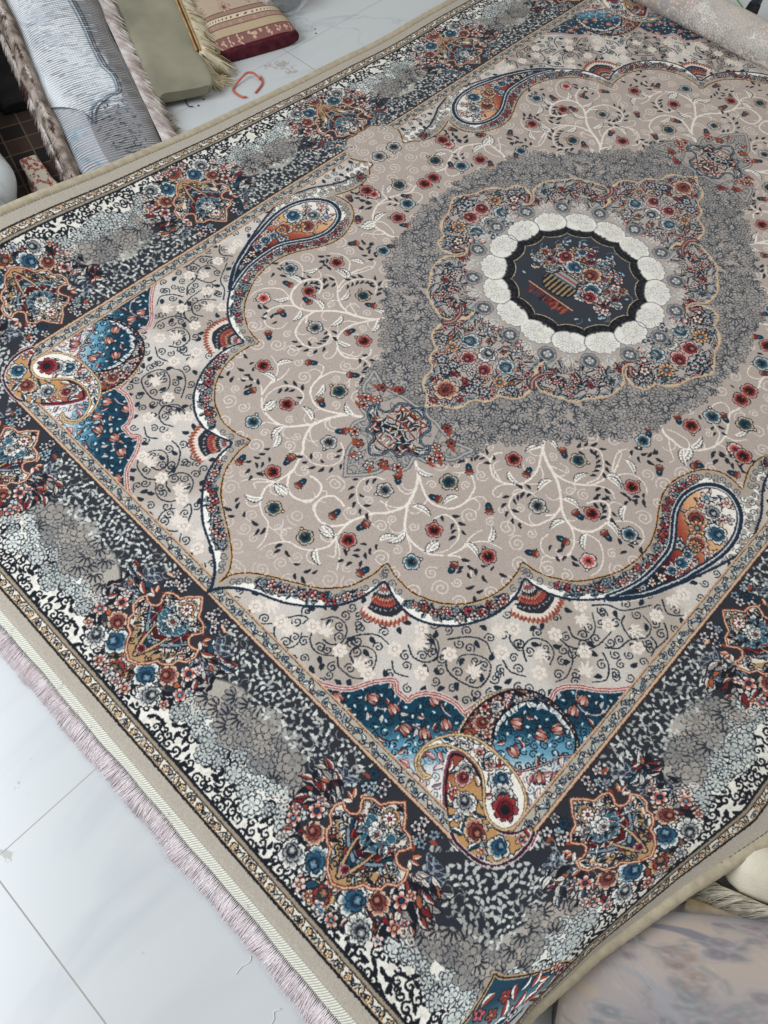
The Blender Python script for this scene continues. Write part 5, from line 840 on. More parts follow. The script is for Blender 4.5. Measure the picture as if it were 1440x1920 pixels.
# woven selvedge webbing at the near end
web_m=mat('webbing',rough=.85,spec=.2); N,L,b=nodes(web_m); tu=N.new('ShaderNodeUVMap'); mp=N.new('ShaderNodeMapping'); mp.inputs['Scale'].default_value=(560,4,1); L.new(tu.outputs[0],mp.inputs[0])
wv=N.new('ShaderNodeTexWave'); wv.wave_type='BANDS'; wv.bands_direction='DIAGONAL'; wv.inputs['Scale'].default_value=.5; wv.inputs['Distortion'].default_value=.6; L.new(mp.outputs[0],wv.inputs['Vector'])
r=N.new('ShaderNodeValToRGB'); r.color_ramp.elements[0].color=(*lin(176,174,160),1); r.color_ramp.elements[1].color=(*lin(232,230,218),1); r.color_ramp.elements[0].position=.1; r.color_ramp.elements[1].position=.5; L.new(wv.outputs[0],r.inputs[0]); L.new(r.outputs[0],b.inputs['Base Color'])
bp=N.new('ShaderNodeBump'); bp.inputs['Strength'].default_value=.8; bp.inputs['Distance'].default_value=.001; L.new(wv.outputs[0],bp.inputs['Height']); L.new(bp.outputs[0],b.inputs['Normal'])
nw=700; uu=np.linspace(-QX,QX,nw); base=RUG(uu,np.full(nw,-QY)); base[:,2]-=.002
prof=[(0.001,.0022),(-.0030,.0034),(-.0062,.0010),(-.0085,.0030),(-.0112,.0008),(-.0135,.0018),(-.0155,-.0006),(-.0165,-.0035)]
Vw=[];UVw=[]
for j,(dy,dz) in enumerate(prof):
    wob=.0012*np.sin(uu*31+j*.6)+.0008*np.sin(uu*77); Vw.append(np.c_[base[:,0],base[:,1]+dy+wob*(j/7),base[:,2]*(1-.10*j)+dz+.0005*np.sin(uu*1200+j*2)]); UVw.append(np.c_[(uu+QX)/(2*QX),np.full(nw,j/7)])
Vw=np.vstack(Vw); Fw=[(j*nw+k,(j+1)*nw+k,(j+1)*nw+k+1,j*nw+k+1) for j in range(7) for k in range(nw-1)]
sel=mesh_obj('selvedge_webbing',Vw,Fw,web_m,rug,uv=np.vstack(UVw))
fr_m=noisy(mat('fringe_thread',rough=.7,spec=.25,Sheen_Weight=.3),lin(222,206,210),lin(244,234,236),scale=35)
rg_=np.random.default_rng(8); paths=[];rad=[]
def frin(x0,y0,z0,length,dirx,n,spread,zf,r0,curl=.3):
    t=np.linspace(0,1,6); out=[]
    return out
for k in range(6500):
    uu_=rg_.uniform(-QX,QX); i=int((uu_+QX)/(2*QX)*(nw-1)); p0=Vw[6*nw+i].copy(); ln=rg_.normal(.0350,.0018)+.0016*math.sin(uu_*60)+.0012*math.sin(uu_*143)
    t=np.linspace(0,1,5); cl=.0045*math.sin(uu_*47)+.003*math.sin(uu_*131)+rg_.normal(0,.0030)+(rg_.normal(0,.011) if rg_.random()<.05 else 0); h0=p0[2]+.0015; zf=FZ+.0012+rg_.uniform(0,.007)
    z=h0+(zf-h0)*t**1.3+.0022*np.sin(t*3.1); paths.append(np.c_[p0[0]+cl*t**1.4+rg_.normal(0,.0006)*t,p0[1]+.001-ln*t,z]); rad.append(np.array([.00052,.0006,.0006,.00055,.0004]))
V_,Ff=tubes(paths,rad,3); fr=mesh_obj('fringe',V_,Ff,fr_m,rug); fr['kind']='stuff'
loose_m=mat('loose_thread',lin(226,220,218),rough=.8)
paths=[]
for k in range(46):
    x0=rg_.uniform(-.25,.95); i=int((x0/S+QX)/(2*QX)*(nw-1)); i=min(max(i,0),nw-1); p0=Vw[4*nw+i]; t=np.linspace(0,1,9); a=rg_.uniform(-2.4,-.6); ln=rg_.uniform(.012,.038); cu=rg_.normal(0,2.4)
    ang=a+cu*t; st=np.c_[np.cos(ang),np.sin(ang)]*ln/8; xy=p0[:2]+np.cumsum(st,0); paths.append(np.c_[xy,np.maximum(p0[2]+.002+.004*np.sin(t*3.1)-.016*np.clip(-(xy[:,1]-p0[1])/.03,0,1)**1.2,FZ+.001)])
for P_ in paths[:26]: V_,Ff=tubes([P_],.00038,4); mesh_obj('loose_thread',V_,Ff,loose_m,sel)
# ------------------------------------------------------------------ lying rolls and folded rugs behind
CAMX,CAMY,CAMZ=.42353*S,-.97515*S,S
def at(ax,ay,z):                                 # apparent floor point -> true point at height z
    f=1-z/CAMZ; return np.array([CAMX+(ax-CAMX)*f, CAMY+(ay-CAMY)*f, z])
def bolster(name, a, b_, w, h, m, parent=None, ex=2.6, zb=FZ, nl=40, ns=48, ends=.35, wave=.0, taper=None, seed=1, uvrot=False):
    """rug roll or folded stack: super-elliptic section swept from a to b_ (2-D), round-shouldered ends"""
    a=np.array(a,float); b_=np.array(b_,float); d=b_-a; Ln=np.hypot(*d); d/=Ln; n=np.array([-d[1],d[0]]); g=np.random.default_rng(seed); V=[];UV=[]
    tt=np.concatenate([[0,.002,.006,.015],np.linspace(.03,.97,nl),[.985,.994,.998,1]]); ph=g.uniform(0,6,6)
    for t in tt:
        e_=min(t,1-t)*Ln/(h*ends+1e-6); k=1 if e_>=1 else (1-(1-e_)**2.2)**.5; k=max(k,.02)*1.0; kk=.82+.18*k
        tp=1 if taper is None else taper(t)
        for s in range(ns):
            th=2*math.pi*s/ns-math.pi/2; c_,s_=math.cos(th),math.sin(th)
            wv=1+wave*(math.sin(t*9+ph[0]+2*c_)+.6*math.sin(t*23+ph[1]+5*s_)+.4*math.sin(th*5+ph[2]+t*7))
            X_=math.copysign(abs(c_)**(2/ex),c_)*w/2*(k if e_<.15 else kk)*tp*wv; Z_=(math.copysign(abs(s_)**(2/ex),s_)*h/2*(k if e_<.15 else kk)*tp)*wv+h/2*tp
            pxy=a+d*Ln*t+n*X_; V.append((pxy[0],pxy[1],zb+Z_)); UV.append((s/ns,t))
    nt=len(tt); F=[(i*ns+s,(i+1)*ns+s,(i+1)*ns+(s+1)%ns,i*ns+(s+1)%ns) for i in range(nt-1) for s in range(ns)]
    F.append(tuple(range(ns))); F.append(tuple(range((nt-1)*ns,nt*ns))[::-1])
    F=[f[::-1] for f in F]
    return mesh_obj(name,V,F,m,parent,uv=UV)
def flat_caps(o):
    for p_ in o.data.polygons:
        if p_.loop_total>6: p_.use_smooth=False
    return o
def tassels(name, pts0, dirs, ln, m, parent, n=900, r=.0011, spread=.25, droop=.05, seed=3, zfloor=FZ+.002, segs=6, clump=0):
    """threads hanging from a 3-D polyline pts0 along a direction"""
    g=np.random.default_rng(seed); P0=np.array(pts0,float); L_=np.r_[0,np.cumsum(np.linalg.norm(np.diff(P0,axis=0),axis=1))]; paths=[];rad=[]
    D0=np.array(dirs,float)
    for k in range(n):
        s=g.uniform(0,L_[-1]); 
        o=np.array([np.interp(s,L_,P0[:,i]) for i in range(3)]); dd=np.array([np.interp(s,L_,np.linspace(0,L_[-1],len(D0))*0+L_[:len(D0)] if len(D0)==len(L_) else np.linspace(0,L_[-1],len(D0)),D0[:,i]) if False else np.interp(s/L_[-1],np.linspace(0,1,len(D0)),D0[:,i]) for i in range(3)])
        cl_=g.normal(0,spread,3); 
        if clump: ci=math.floor(s/clump); gg=np.random.default_rng(ci+seed*100); cl_=gg.normal(0,spread,3)+g.normal(0,spread*.3,3)
        dd=dd+cl_; dd/=np.linalg.norm(dd); l=ln*g.uniform(.7,1.15); t=np.linspace(0,1,segs); b2=g.normal(0,.11,3)*l
        Q=o+dd*l*t[:,None]+b2*(t**2)[:,None]; Q[:,2]-=droop*t**1.8; Q[:,2]=np.maximum(Q[:,2],zfloor+g.uniform(0,.012)*t); paths.append(Q); rad.append(r*np.array([1,1,1,1,.9,.6])[:segs])
    V_,F=tubes(paths,rad,3); o=mesh_obj(name,V_,F,m,parent); o['kind']='stuff'; return o
def pat_canvas(nx,ny,col): c=Canvas(nx,ny,0,0,1.0); c.im[:]=col; return c
g0=np.random.default_rng(21)
# (1) folded rug lying face down: woven underside with the motif showing through
nx,ny=760,1000; c=pat_canvas(nx,ny,C(196,200,202)); X,Y=np.meshgrid(np.arange(nx),np.arange(ny))   # x: round the section (top = middle), y: along, 0 at the near end
mot=np.vstack([[(100,1100),(100,300)],cr([(170,300),(240,270),(300,240),(335,205),(352,150)],6),cr([(352,150),(368,205),(398,232),(432,245),(440,300),(426,350)],6),[(424,500),(418,700),(410,1100)]])
c.im[:]=C(146,145,148)
w,m=c.mask(mot); c.comp(w,C(222,225,228),m)
for k in range(60): c.stamp(g0.uniform(150,420),g0.uniform(200,1000),g0.uniform(18,44),g0.uniform(0,6),[rose(C(206,208,212),C(228,230,232),C(196,204,212),n=6,rings=2,ink=C(186,192,200)),leaf(C(204,208,214),C(228,230,232),C(190,198,208),wd=.4)][k%2],al=.7)
for dx,cl in ((0,C(96,102,110)),(-8,C(136,154,168)),(8,C(92,90,94))): c.stroke(mot+[dx,-abs(dx)*.6],5,5,cl)
low=(Y<260)&(X>150)&(X<345)&(Y<300-(X-150)*.45); c.im[low&(((Y//5)%2)==0)]=C(196,192,194); c.im[low&(((Y//5)%2)==1)]=C(158,166,176)
for k in range(26): c.stamp(g0.uniform(200,330),g0.uniform(0,160),g0.uniform(5,11),g0.uniform(0,6),lambda u,v,px:(np.zeros(u.shape+(3,),np.float32)+C(110,160,184),np.clip((1-np.hypot(u,v))*2,0,1)*.45))
for k in range(150):
    x=g0.uniform(365,450); y=g0.uniform(0,230); cl=[C(90,88,92),C(60,60,66),C(170,168,170)][k%3]; c.stroke([(x,y),(x+g0.uniform(-16,16),y+g0.uniform(-9,9))],3,2,cl)
for k in range(1500):
    x=g0.uniform(300,560); y=g0.uniform(150,ny); c.stroke([(x,y),(x+g0.uniform(4,26),y)],1.6,1.2,[C(120,134,152),C(112,116,122),C(232,234,236),C(160,176,192)][g0.integers(4)]*1.0,)
im_=c.im; band=(X>455)&(X<498); im_[band]=C(112,108,108); im_[band&((Y%7)<3)]=C(176,172,172)
im_[(X>498)&(X<512)]=C(160,158,160); im_[(X>503)&(X<507)]=C(70,68,70)
im_*=(1-.40*((Y%8)<3)*(.65+.35*np.sin(X*.05+Y*.011)))[...,None]; im_*=(1-.16*((X%4)<1))[...,None]; im_*=(1+.05*g0.standard_normal((ny,nx)))[...,None]
wb_m=img_mat('woven_underside',img_tex('woven_underside',np.clip(im_,0,1)),rough=.85,bump=.3,bscale=300)
T_=thing('folded_rug','folded rug showing its blue-grey woven underside and long pale fringe','rug',(-1.2,-.5,0),'rugs stored beside the big rug')
def bol2(name,a,b_,wf,hf,m,parent=None,**k):
    return bolster(name,a,b_,1.0,1.0,m,parent,**k)
def sweep(name,a,b_,wf,hf,m,parent=None,endk=.80,ex=2.6,zb=FZ,nl=46,ns=56,sh=.05,wave=.006,seed=1,sag=None,uvm=None):
    a=np.array(a,float); b_=np.array(b_,float); d=b_-a; Ln=np.hypot(*d); d/=Ln; n=np.array([-d[1],d[0]]); g=np.random.default_rng(seed); ph=g.uniform(0,6,8); V=[];UV=[]
    tt=np.concatenate([[0,sh*.03/Ln,sh*.12/Ln,sh*.35/Ln],np.linspace(sh*.7/Ln,1,nl)])
    for i,t in enumerate(tt):
        q_=min(1,t*Ln/sh); kk=endk+(1-endk)*math.sqrt(max(0,1-(1-q_)**2)); kk=kk if i else endk-.03
        w_,h_=wf(t)*kk,hf(t)*kk; zc=zb(t) if callable(zb) else zb
        for s in range(ns):
            th=2*math.pi*s/ns-math.pi/2; c_,s_=math.cos(th),math.sin(th)
            wv=wave*(math.sin(t*Ln*14+ph[0]+2*c_)+.6*math.sin(t*Ln*31+ph[1]+4*s_)+.5*math.sin(th*4+ph[2]+t*Ln*9))
            X_=math.copysign(abs(c_)**(2/ex),c_)*w_/2+wv*c_; Z_=math.copysign(abs(s_)**(2/ex),s_)*h_/2+wv*.7*max(0,s_)
            q=a+d*Ln*t+n*X_; V.append((q[0],q[1],zc+hf(t)/2+Z_)); UV.append((s/ns,t))
    nt=len(tt); F=[((i+1)*ns+s,i*ns+s,i*ns+(s+1)%ns,(i+1)*ns+(s+1)%ns)[::-1] for i in range(nt-1) for s in range(ns)]
    F.append(tuple(range(ns))[::-1]); F.append(tuple(range((nt-1)*ns,nt*ns)))
    UV=np.array(UV); 
    return flat_caps(mesh_obj(name,V,F,m,parent,uv=UV))
# direction of the section parameter: s=0 bottom, s=.25 is the +n side (towards +y), s=.5 top, s=.75 the -n side
A_,B_=(-1.085,-.560),(-2.25,-.150)
o=sweep('woven_back',A_,B_,lambda t:.245+.06*t,lambda t:.05+.22*t,wb_m,T_,ex=2.5,seed=3,wave=.004)
uvl=o.data.uv_layers[0]; n_=len(uvl.data); buf=np.empty(n_*2,np.float32); uvl.data.foreach_get('uv',buf); buf=buf.reshape(-1,2); buf[:,1]=buf[:,1]*1.35; uvl.data.foreach_set('uv',buf.ravel())
pale_fr=noisy(mat('pale_fringe',rough=.8,spec=.15),lin(176,158,152),lin(238,230,226),scale=26)
def side_line(a,b_,wf,hf,s_frac,n=14,zb=FZ,t1=1.0,ex=2.5,t0=.0):
    a=np.array(a);b_=np.array(b_);d=b_-a;Ln=np.hypot(*d);d/=Ln;nn_=np.array([-d[1],d[0]]); out=[]
    for t in np.linspace(t0,t1,n):
        th=2*math.pi*s_frac-math.pi/2; c_,s2=math.cos(th),math.sin(th); X_=math.copysign(abs(c_)**(2/ex),c_)*wf(t)/2; Z_=math.copysign(abs(s2)**(2/ex),s2)*hf(t)/2
        q=a+d*Ln*t+nn_*X_; out.append((q[0],q[1],zb+hf(t)/2+Z_))
    return np.array(out)
wfa,hfa=lambda t:.245+.06*t,lambda t:.05+.22*t
ln_=side_line(A_,B_,wfa,hfa,.685)
dA=np.array([.78,.46,-.10])
tassels('fringe',ln_+[0,0,.003],[dA,dA,dA],.058,pale_fr,T_,n=2300,r=.0013,spread=.05,droop=.04,seed=4,clump=.006)
band_m=noisy(mat('band_side',rough=.9),lin(150,142,126),lin(104,98,90),scale=40,bump=.5,bscale=200)
tassels('under_fringe',side_line(A_,B_,lambda t:wfa(t)+.02,lambda t:hfa(t)*.7,.75),[dA]*3,.050,noisy(mat('tan_fringe',rough=.9),lin(120,108,90),lin(190,176,150),scale=30),T_,n=1500,r=.0013,spread=.30,droop=.05,seed=6)
# (2) sage green folded rug
sg_m=noisy(mat('sage_back',rough=.85,spec=.15),lin(124,121,104),lin(160,154,134),scale=7,detail=5,bump=.6,bscale=700,lo=.3,hi=.7)
N,L,b=nodes(sg_m); uvn=N.new('ShaderNodeUVMap'); mp=N.new('ShaderNodeMapping'); mp.inputs['Scale'].default_value=(260,520,1); L.new(uvn.outputs[0],mp.inputs[0]); ck=N.new('ShaderNodeTexWave'); ck.inputs['Scale'].default_value=.35; ck.inputs['Distortion'].default_value=1.5; ck.bands_direction='Y'; L.new(mp.outputs[0],ck.inputs['Vector']); hs=N.new('ShaderNodeMix'); hs.data_type='RGBA'; hs.blend_type='MULTIPLY'; hs.inputs[0].default_value=.30; ol=b.inputs['Base Color'].links[0].from_socket; L.new(ol,hs.inputs[6]); L.new(ck.outputs[0],hs.inputs[7]); L.new(hs.outputs[2],b.inputs['Base Color'])
T2=thing('folded_rug','folded sage-green rug with cream fringe, left of the beige maroon-ended roll','rug',(-1.25,-.25,0),'rugs stored beside the big rug')
A2,B2_=(-1.205,-.262),(-2.3,.225); w2,h2=(lambda t:.185+.02*t),(lambda t:.036+.16*t)
sweep('folded_body',A2,B2_,w2,h2,sg_m,T2,ex=4.0,seed=5,zb=FZ+.018,wave=.0045)
tan_m=noisy(mat('tan_binding',rough=.8),lin(150,116,74),lin(186,152,106),scale=50)
sl=side_line(A2,B2_,lambda t:w2(t)*.93,lambda t:h2(t),.625,zb=FZ+.0195,ex=5.5,n=20,t0=.11)
Vt_,Ft_=tubes([sl,sl+[.006,.009,-.001]],.0032,8); mesh_obj('bound_edge',Vt_,Ft_,tan_m,T2)
Vt_,Ft_=tubes([sl+[.003,.0045,.0008]],.0014,6); mesh_obj('edge_stripe',Vt_,Ft_,mat('edge_stripe',lin(92,60,36),.8),T2)
cream_m=noisy(mat('cream_fringe',rough=.85),lin(186,170,138),lin(232,220,194),scale=26)
d2=np.array([.50,.78,-.25]); tassels('fringe',sl+[.008,.012,-.002],[d2,d2,d2+[.3,-.1,0]],.078,cream_m,T2,n=2200,r=.0012,spread=.10,droop=.06,seed=9,clump=.007)
d3=np.array([.85,.30,-.4]); tassels('corner_tassel',[sl[0]+[.0,.01,0],sl[0]+[.02,-.01,-.02],sl[0]+[.03,-.02,-.03]],[d3]*3,.085,cream_m,T2,n=320,r=.0012,spread=.26,droop=.05,seed=11,clump=.008)
# (3) beige floral roll with a maroon end
nx,ny=900,700; c=pat_canvas(nx,ny,C(178,158,138)); X,Y=np.meshgrid(np.arange(nx),np.arange(ny))
for y0,y1,cl in ((0,4,C(74,26,36)),(4,34,C(132,92,88)),(34,58,C(180,160,132)),(58,74,C(160,130,114)),(74,88,C(206,190,164)),(88,98,C(150,122,106))): c.im[(Y>=y0)&(Y<y1)]=cl
for y0 in (34,58,73,87,98): c.im[(Y>=y0)&(Y<y0+1.5)]=C(96,70,62)
for k in range(60): x=k*15+7; c.stamp(x,81,4.0,.6,leaf(C(60,40,44),C(60,40,44),None,wd=.4,bend=0))
for k in range(26): 
    for q in range(5): c.stamp(k*36+18+g0.normal(0,6),19+g0.normal(0,6),6,g0.uniform(0,6),leaf(C(196,160,140),C(206,176,150),None,wd=.5))
for k in range(34): c.stamp(k*27+10,66,5,k,daisy(C(190,164,140),C(196,170,146),C(120,60,60),n=5,ink=C(140,108,96)))
for k in range(330):
    x,y=g0.uniform(0,nx),g0.uniform(104,ny); u_=g0.random()
    if u_<.3: c.stamp(x,y,g0.uniform(9,17),g0.uniform(0,6),daisy(C(150,112,98),C(196,172,148),C(120,60,56),n=6,ink=C(132,104,92)))
    elif u_<.7: c.stamp(x,y,g0.uniform(8,15),g0.uniform(0,6),leaf(C(192,172,150),C(206,190,166),C(120,92,84),wd=.36,ow=.12))
    else: c.stamp(x,y,g0.uniform(12,24),g0.uniform(0,6),spiral(C(138,104,92),w=.12,turns=1.4))
c.im*=(1+.04*g0.standard_normal((ny,nx)))[...,None]
bg_m=img_mat('beige_pile',img_tex('beige_floral',np.clip(c.im,0,1)),rough=.9,bump=.4,bscale=400)
T3=thing('rolled_rug','rolled beige floral rug with a dark maroon end, lying past the sage-green rug','rug',(-1.25,.06,0),'rugs stored beside the big rug')
A3,B3=(-1.245,.052),(-2.2,.345)
sweep('pile',A3,B3,lambda t:.262-.02*t,lambda t:.046+.15*t,bg_m,T3,ex=2.9,seed=7,wave=.003,sh=.03)
ma=noisy(mat('maroon_end',rough=.95),lin(58,16,28),lin(92,34,46),scale=40,bump=.5,bscale=300)
sweep('maroon_end',(-1.2425,.0512),(-1.285,.0642),lambda t:.270,lambda t:.042,ma,T3,ex=3.2,seed=7,wave=.002,sh=.006)
dk=noisy(mat('tan_fringe_dark',rough=.9),lin(96,76,50),lin(160,134,96),scale=30)
tassels('side_fringe',[(-1.25,-.085,.03),(-1.42,-.035,.05),(-1.75,.06,.09)],[[.5,-.45,-.45]]*3,.07,dk,T3,n=900,r=.0012,spread=.3,droop=.04,seed=13,clump=.012)
# (4) bundle in clear plastic
film=mat('clear_film',lin(214,218,220),.18,.6); film.node_tree.nodes['Principled BSDF'].inputs['Alpha'].default_value=.30; N,L,b=nodes(film); tc2=N.new('ShaderNodeTexCoord'); n2=N.new('ShaderNodeTexNoise'); n2.inputs['Scale'].default_value=22; n2.inputs['Distortion'].default_value=1.2; L.new(tc2.outputs['Object'],n2.inputs['Vector']); bp=N.new('ShaderNodeBump'); bp.inputs['Strength'].default_value=.9; bp.inputs['Distance'].default_value=.01; L.new(n2.outputs[0],bp.inputs['Height']); L.new(bp.outputs[0],b.inputs['Normal'])
T4=thing('wrapped_bundle','dark bundle wrapped in clear plastic on the tiles, beside the maroon-ended roll','bundle',(-1.35,.30,0))
sweep('bundle',(-1.345,.262),(-1.95,.46),lambda t:.135,lambda t:.10,noisy(mat('slate_cloth',rough=.9),lin(58,62,70),lin(96,100,108),scale=30,bump=.6,bscale=200),T4,ex=2.2,seed=8,wave=.006)
sweep('plastic_wrap',(-1.315,.250),(-1.95,.46),lambda t:.165,lambda t:.125,film,T4,ex=2.2,seed=9,wave=.012,sh=.08)
def sheet(name,cx,cy,rx,ry,m,parent,z=FZ+.004,seed=1,amp=.012,rot=0):
    g=np.random.default_rng(seed);V=[];n1,n2=14,22
    for i in range(n1):
        for j in range(n2):
            r=(i/(n1-1)); a=2*math.pi*j/n2; rr=r*(1+.18*math.sin(3*a+seed)+.1*math.sin(7*a+2*seed)); x,y=rx*rr*math.cos(a),ry*rr*math.sin(a); V.append((cx+x*math.cos(rot)-y*math.sin(rot),cy+x*math.sin(rot)+y*math.cos(rot),z+amp*(.5+.5*math.sin(5*a+r*4))*(r)*(1-r*.5)+abs(g.normal(0,.0012))))
    F=[(i*n2+j,(i+1)*n2+j,(i+1)*n2+(j+1)%n2,i*n2+(j+1)%n2) for i in range(n1-1) for j in range(n2)]
    return mesh_obj(name,V,F,m,parent)
sheet('loose_flap',-1.285,.232,.055,.040,film,T4,seed=3,rot=.6)
# (5) shaggy brown and white rug edge
T5=thing('shaggy_rug','narrow rug fold with shaggy brown-and-white pile, beside the blue-grey woven rug','rug',(-1.12,-.70,0),'rugs stored beside the big rug')
w5,h5=lambda t:.034+.02*t,lambda t:.05+.16*t; A5,B5=(-1.105,-.705),(-2.0,-.375)
sweep('fold',A5,B5,w5,h5,noisy(mat('shag_base',rough=.95),lin(84,70,62),lin(168,154,144),scale=30),T5,seed=12,wave=.004)
sm_=noisy(mat('shag_threads',rough=.95),lin(92,70,62),lin(214,202,194),scale=22,lo=.42,hi=.58)
tassels('shaggy_pile',side_line(A5,B5,w5,h5,.50,t1=.85),[[.1,-.5,.4]]*3,.015,sm_,T5,n=3400,r=.0009,spread=.75,droop=.02,seed=15)
tassels('side_pile',side_line(A5,B5,w5,h5,.30,t1=.85),[[.3,-.8,-.2]]*3,.016,sm_,T5,n=1800,r=.0013,spread=.6,droop=.03,seed=16)
# (6) dark rug with brown squares
dkm=mat('dark_squares',rough=.95); N,L,b=nodes(dkm); tc3=N.new('ShaderNodeTexCoord'); mp=N.new('ShaderNodeMapping'); mp.inputs['Rotation'].default_value=(0,0,.30); L.new(tc3.outputs['Object'],mp.inputs[0]); bk=N.new('ShaderNodeTexBrick'); bk.offset=.0; bk.inputs['Scale'].default_value=1; bk.inputs['Brick Width'].default_value=.062; bk.inputs['Row Height'].default_value=.062; bk.inputs['Mortar Size'].default_value=.0022; bk.inputs['Color1'].default_value=(*lin(26,22,24),1); bk.inputs['Color2'].default_value=(*lin(62,46,40),1); bk.inputs['Mortar'].default_value=(*lin(92,78,68),1); L.new(mp.outputs[0],bk.inputs['Vector']); L.new(bk.outputs[0],b.inputs['Base Color'])
T6=thing('dark_rug','dark flat rug patterned with thin-lined brown squares beside the shaggy fold','rug',(-1.2,-.75,0),'rugs stored beside the big rug')
sweep('pile',(-1.10,-.78),(-2.3,-.42),lambda t:.26,lambda t:.018,dkm,T6,ex=8,seed=14,wave=.001,sh=.01)
sweep('raised_fold',(-1.47,-.62),(-2.4,-.30),lambda t:.13,lambda t:.03+.03*t,noisy(mat('black_pile',rough=1),lin(14,12,14),lin(28,24,26),scale=20),T6,ex=4,seed=24,wave=.003,zb=FZ+.018)
# (7) small floral corner
c=pat_canvas(300,200,C(176,166,152))
for k in range(300): c.stamp(g0.uniform(0,300),g0.uniform(0,200),g0.uniform(5,10),g0.uniform(0,6),[daisy(C(120,40,34),C(150,66,52),C(224,210,196),n=5,ink=C(110,44,40)),leaf(C(160,66,50),C(120,60,50),C(90,50,44))][k%2])
T7=thing('rug_corner','cream rug corner with brick-red flowers, peeping out by the dark squared rug','rug',(-1.12,-.76,0),'rugs stored beside the big rug')
sweep('pile',(-1.095,-.775),(-1.27,-.735),lambda t:.075-.03*t,lambda t:.040-.015*t,img_mat('red_floral',img_tex('red_floral',c.im),rough=.9),T7,seed=17,wave=.005,zb=FZ+.019,sh=.05)
# (8) white plastic wrapped roll at the left
wr=mat('white_film',lin(196,202,204),.28,.5); N,L,b=nodes(wr); tc4=N.new('ShaderNodeTexCoord'); n4=N.new('ShaderNodeTexNoise'); n4.inputs['Scale'].default_value=9; n4.inputs['Distortion'].default_value=1.6; L.new(tc4.outputs['Object'],n4.inputs['Vector']); bp=N.new('ShaderNodeBump'); bp.inputs['Strength'].default_value=.8; bp.inputs['Distance'].default_value=.012; L.new(n4.outputs[0],bp.inputs['Height']); L.new(bp.outputs[0],b.inputs['Normal'])
T8=thing('wrapped_roll','white plastic-wrapped roll beside the dark squared rug, its film gathered at the end','roll',(-1.12,-.95,0))
sweep('roll',(-1.135,-.985),(-2.1,-.60),lambda t:.25,lambda t:.15+.10*t,wr,T8,ex=2.3,seed=18,wave=.008,zb=FZ+.002,sh=.09)
sheet('gathered_film',-1.135,-.905,.075,.045,wr,T8,z=FZ+.02,seed=5,amp=.022,rot=.5)
# ------------------------------------------------------------------ small things on the tiles
tie_m=mat('orange_plastic',lin(186,92,66),.4,.5)
z0=FZ+.0035
def ribbon(pts,w,m,name,parent=None,zz=None):
    P=cr(np.array(pts),6); n=len(P); Z=np.full(n,z0) if zz is None else np.interp(np.linspace(0,1,n),np.linspace(0,1,len(zz)),zz)
    V_,F=tubes([np.c_[P,Z]],w/2,6); return mesh_obj(name,V_,F,m,parent)
o=ribbon([(-1.150,-.030),(-1.172,-.036),(-1.184,-.055),(-1.176,-.108),(-1.160,-.124),(-1.128,-.124),(-1.116,-.114)],.0062,tie_m,'plastic_strap',zz=[z0,z0+.012,z0+.014,z0,z0,z0,z0]); tag(o,'bent orange plastic strap lying open on the tiles by the maroon end','strap')
o=ribbon([(-1.158,-.020),(-1.134,-.037),(-1.122,-.060),(-1.114,-.082)],.0062,tie_m,'strap_piece'); tag(o,'short straight piece of orange plastic strap, right of the bent one','strap')
o=ribbon([(-1.239,-.239),(-1.22,-.255),(-1.198,-.263),(-1.184,-.256)],.0026,mat('black_wire',lin(30,28,26),.6),'wire_scrap',zz=[z0+.01,z0,z0,z0+.003]); tag(o,'thin curled black scrap on the tiles below the sage-green rug','scrap')
bm_=mat('debris',lin(70,62,54),.9)
def crumb(x,y,r,lab,seed):
    g=np.random.default_rng(seed); me=bpy.data.meshes.new('crumb'); bm=bmesh.new(); bmesh.ops.create_icosphere(bm,subdivisions=2,radius=r)
    for v in bm.verts: v.co*=g.uniform(.7,1.25); v.co.z*=.5
    bm.to_mesh(me); bm.free(); me.materials.append(bm_); o=bpy.data.objects.new('crumb',me); scene.collection.objects.link(o); o.location=(x,y,FZ+r*.45); tag(o,lab,'debris','crumbs of dirt on the tiles')
for (x,y,r,lab) in ((-1.183,-.239,.0035,'dark crumb of dirt on the tiles nearest the thin black scrap'),(-1.195,-.209,.0032,'dark crumb of dirt on the tiles nearest the cream tassel'),(-1.227,.267,.0026,'tiny crumb near the clear plastic bundle, farther from the big rug'),(-1.209,.253,.0026,'tiny crumb near the clear plastic bundle, closer to the big rug')): crumb(x,y,r,lab,int(abs(x*1000)))
for pts,lab in (([(.530,-1.586),(.529,-1.572),(.533,-1.560),(.529,-1.552)],'short white thread on the pale tiles, just off the near fringe'),([(.622,-1.600),(.619,-1.585),(.612,-1.578),(.617,-1.568)],'curled white thread at the bottom edge, beyond the fringe')):
    o=ribbon(pts,.0016,loose_m,'thread_scrap',zz=[FZ+.0012]*4); tag(o,lab,'thread')
